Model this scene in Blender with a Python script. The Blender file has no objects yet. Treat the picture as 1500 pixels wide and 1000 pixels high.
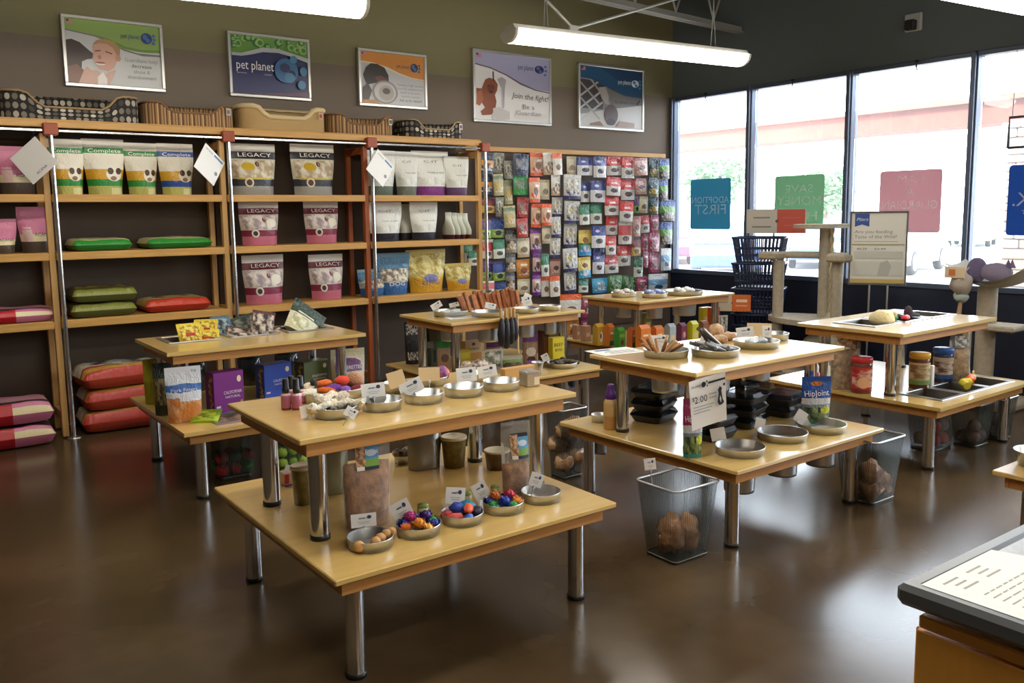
import bpy, math, random
from mathutils import Vector, Matrix, noise
R = math.radians
rnd = random.Random(7)
sc = bpy.context.scene
COL = sc.collection

# ---------------------------------------------------------------- camera
F_PX, CY_PX, CAM_H = 1265.5, 472.5, 1.6
YAW, PITCH, ROLL = R(36.237), R(7.1767), R(.73276)
_f = Vector((math.sin(YAW)*math.cos(PITCH), math.cos(YAW)*math.cos(PITCH), -math.sin(PITCH)))
_r = Vector((math.cos(YAW), -math.sin(YAW), 0)); _d = _f.cross(_r)
_r2 = _r*math.cos(ROLL) + _d*math.sin(ROLL); _d2 = _d*math.cos(ROLL) - _r*math.sin(ROLL)
cam = bpy.data.cameras.new('camera'); camo = bpy.data.objects.new('camera', cam); COL.objects.link(camo)
cam.sensor_width = 36; cam.lens = F_PX/1500*36; cam.shift_y = -27.5/1500; cam.clip_end = 300
camo.matrix_world = Matrix(((_r2.x, -_d2.x, -_f.x, 0), (_r2.y, -_d2.y, -_f.y, 0), (_r2.z, -_d2.z, -_f.z, CAM_H), (0, 0, 0, 1)))
sc.camera = camo

# ---------------------------------------------------------------- light and exposure
sc.view_settings.view_transform = 'Standard'; sc.view_settings.look = 'None'
sc.view_settings.gamma = 1; sc.view_settings.use_curve_mapping = False
sc.view_settings.exposure = 0.0
w = bpy.data.worlds.new('sky'); sc.world = w; w.use_nodes = True
bg = w.node_tree.nodes['Background']; bg.inputs[0].default_value = (.80, .90, 1, 1); bg.inputs[1].default_value = 13.0
sun = bpy.data.lights.new('sun', 'SUN'); sun.energy = 8; sun.angle = R(.53); sun.color = (1, .95, .86)
suno = bpy.data.objects.new('sun', sun); COL.objects.link(suno)
suno.rotation_euler = Vector((.62, .25, -.75)).to_track_quat('-Z', 'Y').to_euler()
por = bpy.data.lights.new('window_portal', 'AREA'); por.shape = 'RECTANGLE'; por.size = 12.1; por.size_y = 2.1; por.cycles.is_portal = True   # guides sky sampling through the windows
poro = bpy.data.objects.new('window_portal', por); COL.objects.link(poro); poro.location = (7.99, 1.35, 1.905); poro.rotation_euler = (R(90), 0, R(90))
TUBE_EMIT = 18.0
sc.cycles.max_bounces = 8; sc.cycles.transparent_max_bounces = 24; sc.cycles.caustics_reflective = False; sc.cycles.caustics_refractive = False
sc.cycles.sample_clamp_indirect = 4.0
sc.cycles.use_denoising = True

# ---------------------------------------------------------------- helpers
def ray(px, py):
    return _r2*((px-750)/F_PX) + _d2*((py-CY_PX)/F_PX) + _f
def P(px, py, x=None, y=None, z=None):          # a point of the place on a known plane
    d = ray(px, py)
    t = (z-CAM_H)/d.z if z is not None else (y/d.y if y is not None else x/d.x)
    return Vector((d.x*t, d.y*t, CAM_H + d.z*t))
def depth(p): return (Vector(p)-Vector((0, 0, CAM_H))).dot(_f)
def hx(s):
    s = s.lstrip('#'); c = [int(s[i:i+2], 16)/255 for i in (0, 2, 4)]
    return tuple(x/12.92 if x <= .04045 else ((x+.055)/1.055)**2.4 for x in c) + (1,)
_mc = {}
def mat(color, rough=.5, metal=0., bump=0., bs=40., var=0., vs=6., coat=0., stretch=None, spec=.5, emit=0., noisec=None):
    k = ('m', color, rough, metal, bump, bs, var, vs, coat, stretch, spec, emit, noisec)
    if k in _mc: return _mc[k]
    m = bpy.data.materials.new('finish'); m.use_nodes = True; nt = m.node_tree; b = nt.nodes['Principled BSDF']
    c = hx(color); b.inputs['Base Color'].default_value = c; b.inputs['Roughness'].default_value = rough
    b.inputs['Metallic'].default_value = metal; b.inputs['Specular IOR Level'].default_value = spec
    b.inputs['Coat Weight'].default_value = coat; b.inputs['Coat Roughness'].default_value = .15
    if emit: b.inputs['Emission Color'].default_value = c; b.inputs['Emission Strength'].default_value = emit
    if var or bump:
        tc = nt.nodes.new('ShaderNodeTexCoord'); mp = nt.nodes.new('ShaderNodeMapping'); nt.links.new(tc.outputs['Object'], mp.inputs[0])
        if stretch: mp.inputs['Scale'].default_value = stretch
    if var:
        n = nt.nodes.new('ShaderNodeTexNoise'); n.inputs['Scale'].default_value = vs; n.inputs['Detail'].default_value = 4
        nt.links.new(mp.outputs[0], n.inputs['Vector'])
        r = nt.nodes.new('ShaderNodeValToRGB'); nt.links.new(n.outputs['Fac'], r.inputs[0])
        c2 = hx(noisec) if noisec else tuple(x*(1-var) for x in c[:3]) + (1,)
        r.color_ramp.elements[0].position = .35; r.color_ramp.elements[1].position = .65
        r.color_ramp.elements[0].color = c2
        r.color_ramp.elements[1].color = c if noisec else tuple(min(1, x*(1+var*.6)) for x in c[:3]) + (1,)
        nt.links.new(r.outputs[0], b.inputs['Base Color'])
    if bump:
        n = nt.nodes.new('ShaderNodeTexNoise'); n.inputs['Scale'].default_value = bs; n.inputs['Detail'].default_value = 2
        nt.links.new(mp.outputs[0], n.inputs['Vector'])
        bn = nt.nodes.new('ShaderNodeBump'); bn.inputs['Strength'].default_value = bump; bn.inputs['Distance'].default_value = .01
        nt.links.new(n.outputs['Fac'], bn.inputs['Height']); nt.links.new(bn.outputs[0], b.inputs['Normal'])
    _mc[k] = m; return m
def clear(color='ffffff', see=.6, rough=.1, body=.35):
    """thin clear film or glass: see-through share, the rest gloss and a little body colour"""
    k = ('c', color, see, rough, body)
    if k in _mc: return _mc[k]
    m = bpy.data.materials.new('film'); m.use_nodes = True; nt = m.node_tree; nt.nodes.clear()
    o = nt.nodes.new('ShaderNodeOutputMaterial'); t = nt.nodes.new('ShaderNodeBsdfTransparent'); g = nt.nodes.new('ShaderNodeBsdfPrincipled')
    g.inputs['Base Color'].default_value = hx(color); g.inputs['Roughness'].default_value = rough
    t.inputs[0].default_value = tuple(.4+.6*x for x in hx(color)[:3]) + (1,)
    mx = nt.nodes.new('ShaderNodeMixShader'); fr = nt.nodes.new('ShaderNodeLayerWeight'); fr.inputs[0].default_value = .25
    a = nt.nodes.new('ShaderNodeMath'); a.operation = 'MULTIPLY_ADD'; a.inputs[1].default_value = .5; a.inputs[2].default_value = 1-see; a.use_clamp = True
    nt.links.new(fr.outputs['Fresnel'], a.inputs[0]); nt.links.new(a.outputs[0], mx.inputs[0])
    nt.links.new(t.outputs[0], mx.inputs[1]); nt.links.new(g.outputs[0], mx.inputs[2]); nt.links.new(mx.outputs[0], o.inputs[0])
    _mc[k] = m; return m
def mesh_mat(color, n, cover):
    """woven wire: a fine grid of wires with open holes, on the UV"""
    k = ('w', color, n, cover)
    if k in _mc: return _mc[k]
    m = bpy.data.materials.new('wire_mesh'); m.use_nodes = True; nt = m.node_tree; b = nt.nodes['Principled BSDF']
    b.inputs['Base Color'].default_value = hx(color); b.inputs['Metallic'].default_value = .6; b.inputs['Roughness'].default_value = .4
    u = nt.nodes.new('ShaderNodeUVMap'); s = nt.nodes.new('ShaderNodeSeparateXYZ'); nt.links.new(u.outputs[0], s.inputs[0]); res = []
    for i in (0, 1):
        a = nt.nodes.new('ShaderNodeMath'); a.operation = 'MULTIPLY'; a.inputs[1].default_value = n; nt.links.new(s.outputs[i], a.inputs[0])
        f = nt.nodes.new('ShaderNodeMath'); f.operation = 'FRACT'; nt.links.new(a.outputs[0], f.inputs[0])
        l = nt.nodes.new('ShaderNodeMath'); l.operation = 'LESS_THAN'; l.inputs[1].default_value = cover; nt.links.new(f.outputs[0], l.inputs[0]); res.append(l)
    mx = nt.nodes.new('ShaderNodeMath'); mx.operation = 'MAXIMUM'; nt.links.new(res[0].outputs[0], mx.inputs[0]); nt.links.new(res[1].outputs[0], mx.inputs[1])
    nt.links.new(mx.outputs[0], b.inputs['Alpha']); _mc[k] = m; return m
def pm(bands, shapes=(), rough=.35, bump=.0, bs=60., metal=0., wob=.0):
    """print on a UV-mapped surface: bands [(v0, hex)...] from the bottom, then shapes
    ('e',cx,cy,rx,ry,hex) ('r',x0,y0,x1,y1,hex) ('n',x0,y0,x1,y1,hexA,hexB,scale)"""
    k = ('p', tuple(bands), tuple(shapes), rough, bump, bs, metal, wob)
    if k in _mc: return _mc[k]
    m = bpy.data.materials.new('print'); m.use_nodes = True; nt = m.node_tree; b = nt.nodes['Principled BSDF']; N = nt.nodes.new; L = nt.links.new
    b.inputs['Roughness'].default_value = rough; b.inputs['Metallic'].default_value = metal
    uv = N('ShaderNodeUVMap').outputs[0]; uv0 = uv
    if wob:
        n = N('ShaderNodeTexNoise'); n.inputs['Scale'].default_value = 7; L(uv, n.inputs['Vector'])
        ma = N('ShaderNodeVectorMath'); ma.operation = 'MULTIPLY_ADD'; L(n.outputs['Color'], ma.inputs[0]); ma.inputs[1].default_value = (wob, wob, 0)
        sb = N('ShaderNodeVectorMath'); sb.operation = 'SUBTRACT'; sb.inputs[1].default_value = (wob/2, wob/2, 0); L(uv, sb.inputs[0]); L(sb.outputs[0], ma.inputs[2]); uv = ma.outputs[0]
    sp = N('ShaderNodeSeparateXYZ'); L(uv, sp.inputs[0])
    cr = N('ShaderNodeValToRGB'); cr.color_ramp.interpolation = 'CONSTANT'; L(sp.outputs[1], cr.inputs[0]); el = cr.color_ramp.elements
    for i, (v, c) in enumerate(bands):
        e = el[i] if i < 2 else el.new(v)
        e.position = v; e.color = hx(c)
    if len(bands) == 1: el[1].position = 1; el[1].color = hx(bands[0][1])
    col = cr.outputs[0]
    for s in shapes:
        if s[0] == 'e': cx, cy, rx, ry = s[1:5]
        else: cx, cy, rx, ry = (s[1]+s[3])/2, (s[2]+s[4])/2, (s[3]-s[1])/2, (s[4]-s[2])/2
        ma = N('ShaderNodeVectorMath'); ma.operation = 'MULTIPLY_ADD'; L(uv, ma.inputs[0]); ma.inputs[1].default_value = (1/rx, 1/ry, 0); ma.inputs[2].default_value = (-cx/rx, -cy/ry, 0)
        if s[0] == 'e':
            ln = N('ShaderNodeVectorMath'); ln.operation = 'LENGTH'; L(ma.outputs[0], ln.inputs[0]); val = ln.outputs['Value']
        else:
            ab = N('ShaderNodeVectorMath'); ab.operation = 'ABSOLUTE'; L(ma.outputs[0], ab.inputs[0]); ss = N('ShaderNodeSeparateXYZ'); L(ab.outputs[0], ss.inputs[0])
            mm = N('ShaderNodeMath'); mm.operation = 'MAXIMUM'; L(ss.outputs[0], mm.inputs[0]); L(ss.outputs[1], mm.inputs[1]); val = mm.outputs[0]
        lt = N('ShaderNodeMath'); lt.operation = 'LESS_THAN'; lt.inputs[1].default_value = 1; L(val, lt.inputs[0])
        mx = N('ShaderNodeMix'); mx.data_type = 'RGBA'; L(lt.outputs[0], mx.inputs[0]); L(col, mx.inputs[6])
        if s[0] == 'n':
            n = N('ShaderNodeTexNoise'); n.inputs['Scale'].default_value = s[7]; n.inputs['Detail'].default_value = 3; L(uv0, n.inputs['Vector'])
            r2 = N('ShaderNodeValToRGB'); r2.color_ramp.elements[0].position = .42; r2.color_ramp.elements[1].position = .58
            r2.color_ramp.elements[0].color = hx(s[5]); r2.color_ramp.elements[1].color = hx(s[6]); L(n.outputs['Fac'], r2.inputs[0]); L(r2.outputs[0], mx.inputs[7])
        else: mx.inputs[7].default_value = hx(s[5])
        col = mx.outputs[2]
    L(col, b.inputs['Base Color'])
    if bump:
        n = N('ShaderNodeTexNoise'); n.inputs['Scale'].default_value = bs*.16; n.inputs['Detail'].default_value = 4; n.inputs['Distortion'].default_value = 1.2; L(uv0, n.inputs['Vector'])
        bn = N('ShaderNodeBump'); bn.inputs['Strength'].default_value = min(1, bump*1.7); bn.inputs['Distance'].default_value = .02
        L(n.outputs['Fac'], bn.inputs['Height']); L(bn.outputs[0], b.inputs['Normal'])
    _mc[k] = m; return m

class MB:
    def __init__(s): s.v = []; s.f = []; s.m = []; s.sm = []; s.uv = []; s.mats = []; s.T = Matrix.Identity(4)
    def mi(s, m):
        if m not in s.mats: s.mats.append(m)
        return s.mats.index(m)
    def add(s, vs, fs, m, smooth=False, uvs=None):
        b = len(s.v); s.v += [tuple(s.T @ Vector(v)) for v in vs]; k = s.mi(m)
        for i, f in enumerate(fs):
            s.f.append([b+j for j in f]); s.m.append(k); s.sm.append(smooth)
            s.uv.append([uvs[j] for j in f] if uvs else None)
        return s
    def box(s, c, d, m, bev=0.):
        x, y, z = (a/2 for a in d); cx, cy, cz = c; bv = min(bev, x*.49, y*.49, z*.49)
        if not bev:
            vs = [(cx+i*x, cy+j*y, cz+k*z) for i in (-1, 1) for j in (-1, 1) for k in (-1, 1)]
            return s.add(vs, [(0, 1, 3, 2), (4, 6, 7, 5), (0, 4, 5, 1), (2, 3, 7, 6), (0, 2, 6, 4), (1, 5, 7, 3)], m)
        vs = []; ix = {}
        for i in (-1, 1):
            for j in (-1, 1):
                for k in (-1, 1):
                    for a in range(3):
                        p = [i*x, j*y, k*z]
                        for q in range(3):
                            if q != a: p[q] -= (i, j, k)[q]*bv
                        ix[(i, j, k, a)] = len(vs); vs.append((cx+p[0], cy+p[1], cz+p[2]))
        fs = []; S = (-1, 1)
        for a in range(3):
            for g in S:
                o = [q for q in range(3) if q != a]; q4 = []
                for e, h in ((-1, -1), (1, -1), (1, 1), (-1, 1)):
                    t = [0]*3; t[a] = g; t[o[0]] = e; t[o[1]] = h; q4.append(ix[(*t, a)])
                if (g > 0) == (a == 1): q4.reverse()
                fs.append(q4)
        for a in range(3):
            o = [q for q in range(3) if q != a]
            for e in S:
                for h in S:
                    t0 = [0]*3; t1 = [0]*3; t0[a] = -1; t1[a] = 1
                    for t in (t0, t1): t[o[0]] = e; t[o[1]] = h
                    q4 = [ix[(*t0, o[0])], ix[(*t1, o[0])], ix[(*t1, o[1])], ix[(*t0, o[1])]]
                    if (e*h > 0) == (a != 1): q4.reverse()
                    fs.append(q4)
        for i in S:
            for j in S:
                for k in S:
                    q = [ix[(i, j, k, a)] for a in range(3)]
                    if i*j*k < 0: q.reverse()
                    fs.append(q)
        return s.add(vs, fs, m)
    def tube(s, pts, r, m, n=8, cap=True):
        pts = [Vector(p) for p in pts]; rs = r if isinstance(r, (list, tuple)) else [r]*len(pts); vs = []; fs = []; up = None
        for i, p in enumerate(pts):
            t = (pts[min(i+1, len(pts)-1)]-pts[max(i-1, 0)]).normalized()
            if up is None: up = Vector((0, 0, 1)) if abs(t.z) < .9 else Vector((1, 0, 0))
            a = t.cross(up).normalized(); up = a.cross(t).normalized()
            for k in range(n):
                q = 2*math.pi*k/n; vs.append(p + (a*math.cos(q) + up*math.sin(q))*rs[i])
        for i in range(len(pts)-1):
            for k in range(n): fs.append((i*n+k, i*n+(k+1) % n, (i+1)*n+(k+1) % n, (i+1)*n+k))
        s.add(vs, fs, m, True)
        if cap: s.add(vs[:n], [tuple(range(n))[::-1]], m); s.add(vs[-n:], [tuple(range(n))], m)
        return s
    def lathe(s, prof, c, m, n=24, smooth=True, sx=1, sy=1):
        vs = []; fs = []; uv = []; k = len(prof)
        for i in range(n+1):
            a = 2*math.pi*i/n
            for j, (r, z) in enumerate(prof):
                vs.append((c[0]+r*math.cos(a)*sx, c[1]+r*math.sin(a)*sy, c[2]+z)); uv.append((i/n, j/max(1, k-1)))
        for i in range(n):
            for j in range(k-1): fs.append((i*k+j, (i+1)*k+j, (i+1)*k+j+1, i*k+j+1))
        return s.add(vs, fs, m, smooth, uv)
    def grid(s, fn, nu, nv, m, smooth=True, flip=False, uvf=None):
        vs = [fn(i/nu, j/nv) for j in range(nv+1) for i in range(nu+1)]
        uv = [(uvf(i/nu, j/nv) if uvf else (i/nu, j/nv)) for j in range(nv+1) for i in range(nu+1)]; w1 = nu+1
        fs = [(j*w1+i, j*w1+i+1, (j+1)*w1+i+1, (j+1)*w1+i) for j in range(nv) for i in range(nu)]
        if flip: fs = [f[::-1] for f in fs]
        return s.add(vs, fs, m, smooth, uv)
    def prism(s, poly, a0, a1, m, axis='y', smooth=False):
        """closed outline swept along an axis; poly in the other two coordinates"""
        n = len(poly)
        def q(p, a): return {'y': (p[0], a, p[1]), 'x': (a, p[0], p[1]), 'z': (p[0], p[1], a)}[axis]
        vs = [q(p, a0) for p in poly] + [q(p, a1) for p in poly]
        s.add(vs, [(i, (i+1) % n, n+(i+1) % n, n+i) for i in range(n)], m, smooth)
        return s.add(vs, [tuple(range(n))[::-1], tuple(range(n, 2*n))], m)
    def ball(s, c, r, m, n=10, k=7, sc=(1, 1, 1), lump=0., ls=8., seed=0):
        vs = []; fs = []; uv = []
        for j in range(k+1):
            for i in range(n+1):
                a = 2*math.pi*i/n; b = math.pi*j/k
                d = Vector((math.cos(a)*math.sin(b), math.sin(a)*math.sin(b), -math.cos(b)))
                q = 1 + (lump*(noise.noise(d*ls*.3+Vector((seed*3.1, seed*1.7, 0)))+.45*noise.noise(d*ls*.9+Vector((0, seed*1.3, 4)))) if lump else 0)
                vs.append((c[0]+d.x*r*q*sc[0], c[1]+d.y*r*q*sc[1], c[2]+d.z*r*q*sc[2])); uv.append((i/n, j/k))
        for j in range(k):
            for i in range(n): fs.append((j*(n+1)+i, j*(n+1)+i+1, (j+1)*(n+1)+i+1, (j+1)*(n+1)+i))
        return s.add(vs, fs, m, True, uv)
    def build(s, name, parent=None, loc=None, rz=None, kind=None):
        me = bpy.data.meshes.new(name); me.from_pydata(s.v, [], s.f)
        for m in s.mats: me.materials.append(m)
        me.polygons.foreach_set('material_index', s.m); me.polygons.foreach_set('use_smooth', s.sm)
        if any(u is not None for u in s.uv):
            l = me.uv_layers.new(name='UVMap'); fl = []
            for f, u in zip(s.f, s.uv):
                for j in range(len(f)): fl += list(u[j]) if u else [0., 0.]
            l.data.foreach_set('uv', fl)
        me.update(); me.validate()
        o = bpy.data.objects.new(name, me); COL.objects.link(o)
        if parent: o.parent = parent
        if loc is not None: o.location = loc
        if rz is not None: o.rotation_euler.z = rz
        if kind: o['kind'] = kind
        return o
def tag(o, label, cat, group=None):
    o['label'] = label; o['category'] = cat
    if group: o['group'] = group
    return o
def thing(name, label, cat, loc=(0, 0, 0), rz=0., group=None):
    o = bpy.data.objects.new(name, None); o.empty_display_size = .1; COL.objects.link(o); o.location = loc; o.rotation_euler.z = rz
    return tag(o, label, cat, group)
def tag_copy(src, label, loc, rz=None, group=None):
    """a copy of a thing with copies of its parts and sub-parts"""
    c = src.copy(); COL.objects.link(c); c.location = loc
    if rz is not None: c.rotation_euler.z = rz
    c['label'] = label
    if group: c['group'] = group
    for ch in list(src.children):
        d = ch.copy(); COL.objects.link(d); d.parent = c
        for g in ch.children:
            e = g.copy(); COL.objects.link(e); e.parent = d
    return c

# --- lettering: font outlines turned into flat triangles
_tc = {}
def glyphs(s):
    if s in _tc: return _tc[s]
    cu = bpy.data.curves.new('t', 'FONT'); cu.body = s; cu.resolution_u = 2; o = bpy.data.objects.new('t', cu); COL.objects.link(o)
    dg = bpy.context.evaluated_depsgraph_get(); me = o.evaluated_get(dg).to_mesh()
    vs = [(v.co.x, v.co.y) for v in me.vertices]; fs = [tuple(p.vertices) for p in me.polygons]
    o.evaluated_get(dg).to_mesh_clear(); bpy.data.objects.remove(o); bpy.data.curves.remove(cu)
    x0 = min(v[0] for v in vs); x1 = max(v[0] for v in vs)
    _tc[s] = ([(v[0]-x0, v[1]) for v in vs], fs, x1-x0); return _tc[s]
def put_text(b, s, x, y, h, m, S, width=None, align='c', shear=0., rot=0.):
    """adds the string to builder b; S(x, y) maps flat print coordinates to the surface"""
    vs, fs, wd = glyphs(s); k = h/.72; kx = k if width is None else width/wd
    ox = {'c': -wd*kx/2, 'l': 0, 'r': -wd*kx}[align]; cr, sr = math.cos(rot), math.sin(rot)
    q = [((v[0]*kx+ox+shear*v[1]*k), v[1]*k) for v in vs]
    b.add([S(x+a*cr-c*sr, y+a*sr+c*cr) for a, c in q], fs, m)
def art(parent, w, h, items, x0=0., z0=0., y=-.001, mirror=False, step=.0004, T=None, rough=.4):
    """flat print on an upright panel facing -y: polygons, ellipses and lettering, coordinates 0..1"""
    pb = MB(); tb = MB(); n = 0
    if T is not None: pb.T = T; tb.T = T
    for it in items:
        n += 1; yy = y-n*step; m = mat(it[1], rough)
        def S(a, c, yy=yy): return ((x0+w*(1-a) if mirror else x0+w*a), yy, z0+h*c)
        if it[0] == 't':
            _, _, s, tx, ty, th = it[:6]; kw = it[6] if len(it) > 6 else {}
            asp = h/w
            vs, fs, wd = glyphs(s); k = th/.72
            kx = k*asp if 'width' not in kw else kw['width']/wd
            ox = {'c': -wd*kx/2, 'l': 0, 'r': -wd*kx}[kw.get('align', 'c')]; rt = kw.get('rot', 0.); sh = kw.get('shear', 0.)
            pts = []
            for vx, vy in vs:
                a = (vx*kx+ox)+sh*vy*k*asp; c = vy*k
                pts.append(S(tx+a*math.cos(rt)-c*asp*math.sin(rt), ty+a/asp*math.sin(rt)+c*math.cos(rt)))
            fs2 = [f[::-1] for f in fs] if mirror else fs
            tb.add(pts, fs2, m)
        else:
            if it[0] == 'e': cx, cy, rx, ry = it[2:6]; pl = [(cx+rx*math.cos(t*math.pi/10), cy+ry*math.sin(t*math.pi/10)) for t in range(20)]
            elif it[0] == 'r': a0, c0, a1, c1 = it[2:6]; pl = [(a0, c0), (a1, c0), (a1, c1), (a0, c1)]
            elif it[0] == 'l':
                a0, c0, a1, c1, t = it[2:7]; dx, dy = (a1-a0)*w, (c1-c0)*h; ln = math.hypot(dx, dy); nx, ny = -dy/ln*t/w, dx/ln*t/h
                pl = [(a0+nx, c0+ny), (a0-nx, c0-ny), (a1-nx, c1-ny), (a1+nx, c1+ny)]
            else: pl = it[2]
            pts = [S(min(1, max(0, a)), min(1, max(0, c))) for a, c in pl]
            pb.add(pts, [tuple(range(len(pts)))], m)
    if pb.f: pb.build('print', parent)
    if tb.f: tb.build('lettering', parent)

# --- bags
def bag_S(w, h, d, seed=0, full=.3, top=.9, base=.8, taper=.93, wr=.05):
    def S(u, v, sd=-1):
        pu = max(0., 1-abs(2*u-1)**2.8)**.7
        q = min(1, max(0, (v-full)/(top-full))); q = q*q*(3-2*q)
        t = d/2*pu*((base+(1-base)*min(1, v/.15))*(1-q)+.05)
        nz = noise.noise(Vector((u*3.1+seed*7.3, v*4.3+seed*2.1, sd*2.)))*wr*d*(pu*.8+.2)
        q2 = min(1, v/.8); tp = taper+(1-taper)*q2*q2*(3-2*q2)
        bow = noise.noise(Vector((v*2.2+seed, 5.1, 0)))*.012*w
        return ((u-.5)*w*tp+bow, sd*(t+nz*(1 if v < .97 else .3)), v*h)
    return S
def bag(name, w, h, d, m, label, cat, loc, rz=0., tilt=0., seed=0, text=(), group=None, nu=10, nv=12, seal=None, lean=0., **kw):
    """stuffed pouch: pillowed front and back that meet at the sides and at a flat seal on top"""
    S = bag_S(w, h, d, seed, **kw); b = MB()
    top = kw.get('top', .9)
    vt = top if seal else 1.
    b.grid(lambda u, v: S(u, v*vt, -1), nu, nv, m, uvf=lambda u, v: (u, v*vt)); b.grid(lambda u, v: S(u, v*vt, 1), nu, nv, m, flip=True, uvf=lambda u, v: (u, v*vt))
    lp = [S(i/nu, 0, -1) for i in range(nu+1)] + [S(i/nu, 0, 1) for i in range(nu, -1, -1)]
    b.add(lp, [tuple(range(len(lp)))[::-1]], m, False, [(.5, 0)]*len(lp))
    o = tag(b.build(name, None, loc, rz), label, cat, group)
    o.rotation_euler = (lean, tilt, rz)
    if seal:
        c = MB(); c.grid(lambda u, v: S(u, vt+v*(1-vt), -1), nu, 2, seal); c.grid(lambda u, v: S(u, vt+v*(1-vt), 1), nu, 2, seal, flip=True); c.build('seal', o)
    if text:
        c = MB()
        for t in text:
            s, u, v, hh, col = t[:5]; kw2 = t[5] if len(t) > 5 else {}
            def SS(x, y):
                p = S(min(.99, max(.01, x/w)), min(.999, max(0, y/h)), -1); return (p[0], p[1]-.004-.02*d, p[2])
            put_text(c, s, u*w, v*h, hh*h, mat(col, .45), SS, **{k: (a*w if k == 'width' else a) for k, a in kw2.items()})
        c.build('lettering', o)
    return o
def pillow(name, w, l, h, m, label, cat, loc, rz=0., seed=0, group=None, n=14, side=None, p=7.):
    """bag lying flat: puffed top and bottom meeting in a seam at mid height"""
    b = MB()
    def H(u, v): return h/2*(max(0, 1-abs(2*u-1)**p)*max(0, 1-abs(2*v-1)**p))**.3
    def nz(u, v): return noise.noise(Vector((u*4+seed*5.3, v*4, seed)))*.12*h*(H(u, v)/(h/2))
    def pull(u, v): return (u-.5)*w*(1-.05*(1-abs(2*v-1))*0), (v-.5)*l
    def e(t): t = 2*t-1; return .5+.5*math.copysign(abs(t)**.55, t)
    b.grid(lambda u, v: (*pull(e(u), e(v)), h/2+H(e(u), e(v))+nz(e(u), e(v))), n, n, m, uvf=lambda u, v: (e(u), e(v)))
    b.grid(lambda u, v: (*pull(e(u), e(v)), h/2-H(e(u), e(v))), n, n, side or m, flip=True, uvf=lambda u, v: (e(u), e(v)))
    return tag(b.build(name, None, loc, rz), label, cat, group)

# --- placing: box in the photograph + the plane a thing stands on -> base centre, width, height in metres
def spot(x0, y0, x1, y1, z, d=None, k=1.):
    p = P((x0+x1)/2, y1, z=z); s = depth(p)/F_PX; W = (x1-x0)*s
    if d is None: d = W
    v = Vector((p.x, p.y, 0)).normalized(); p = p + v*(d/2)
    s = depth(p)/F_PX; al = math.atan2(CAM_H-z, math.hypot(p.x, p.y)); W = (x1-x0)*s
    return p, W, max(.005, ((y1-y0)*s-d*k*math.sin(al))/math.cos(al)), math.atan2(p.x, p.y)
WOOD = mat('c99a55', .38, var=.12, vs=3., stretch=(1, 14, 14), bump=.02)
MAPLE = mat('dfbb70', .32, var=.06, vs=2.2, stretch=(1.5, 12, 12), coat=1., spec=.7)
EDGE = mat('c08a4c', .4, var=.1, vs=3, stretch=(2, 14, 14))
APRON = mat('9a5a2c', .4, var=.12, vs=3, stretch=(2, 14, 14))
REDWOOD = mat('a04a2c', .45, var=.12, vs=5)
CHROME = mat('d8d8d8', .16, 1.)
STEEL = mat('c8cacb', .34, 1., bump=.02)
DARKSTEEL = mat('6a665e', .35, 1.)
BLACK = mat('17171a', .4)
WHITE = mat('f0efec', .45)
PAPER = mat('f2f0ea', .6)

# ================================================================ THE SETTING
def hazy_glass():  # clear panes with the window glare haze mixed in as translucent white
    m = bpy.data.materials.new('hazy_glass'); m.use_nodes = True; nt = m.node_tree; nt.nodes.clear(); N = nt.nodes.new; L = nt.links.new
    o = N('ShaderNodeOutputMaterial'); t = N('ShaderNodeBsdfTransparent'); g = N('ShaderNodeBsdfGlossy'); g.inputs['Roughness'].default_value = .03; d = N('ShaderNodeBsdfTranslucent'); d.inputs[0].default_value = (.9, .95, 1, 1)
    f = N('ShaderNodeFresnel'); f.inputs[0].default_value = 1.3; m1 = N('ShaderNodeMixShader'); m1.inputs[0].default_value = .035; m2 = N('ShaderNodeMixShader')
    L(t.outputs[0], m1.inputs[1]); L(d.outputs[0], m1.inputs[2]); L(f.outputs[0], m2.inputs[0]); L(m1.outputs[0], m2.inputs[1]); L(g.outputs[0], m2.inputs[2]); L(m2.outputs[0], o.inputs[0]); return m
YW, XW, ZC = 7.42, 7.87, 4.4
def struct(o): o['kind'] = 'structure'; return o
def floor_mat():
    m = bpy.data.materials.new('stained_concrete'); m.use_nodes = True; nt = m.node_tree; b = nt.nodes['Principled BSDF']; N = nt.nodes.new; L = nt.links.new
    tc = N('ShaderNodeTexCoord'); n = N('ShaderNodeTexNoise'); n.inputs['Scale'].default_value = 1.3; n.inputs['Detail'].default_value = 4; n.inputs['Roughness'].default_value = .55
    L(tc.outputs['Object'], n.inputs['Vector']); r = N('ShaderNodeValToRGB'); L(n.outputs['Fac'], r.inputs[0])
    r.color_ramp.elements[0].position = .3; r.color_ramp.elements[0].color = hx('3c2f1d'); r.color_ramp.elements[1].position = .72; r.color_ramp.elements[1].color = hx('604e37')
    L(r.outputs[0], b.inputs['Base Color'])
    n2 = N('ShaderNodeTexNoise'); n2.inputs['Scale'].default_value = 5; n2.inputs['Detail'].default_value = 1; L(tc.outputs['Object'], n2.inputs['Vector'])
    mr = N('ShaderNodeMapRange'); mr.inputs[1].default_value = .3; mr.inputs[2].default_value = .7; mr.inputs[3].default_value = .2; mr.inputs[4].default_value = .24
    b.inputs['Roughness'].default_value = .21
    return m
b = MB(); b.box((2.4, 1.2, -.05), (11.1, 12.6, .1), floor_mat()); struct(b.build('floor'))
TAUPE = mat('75695c', .75, var=.04, vs=1.5); OLIVE = mat('7d7858', .75, var=.04, vs=1.5); HEAD = mat('5e686e', .8); NAVY = mat('1a2238', .55); DECK = mat('3c403e', .8)
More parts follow.
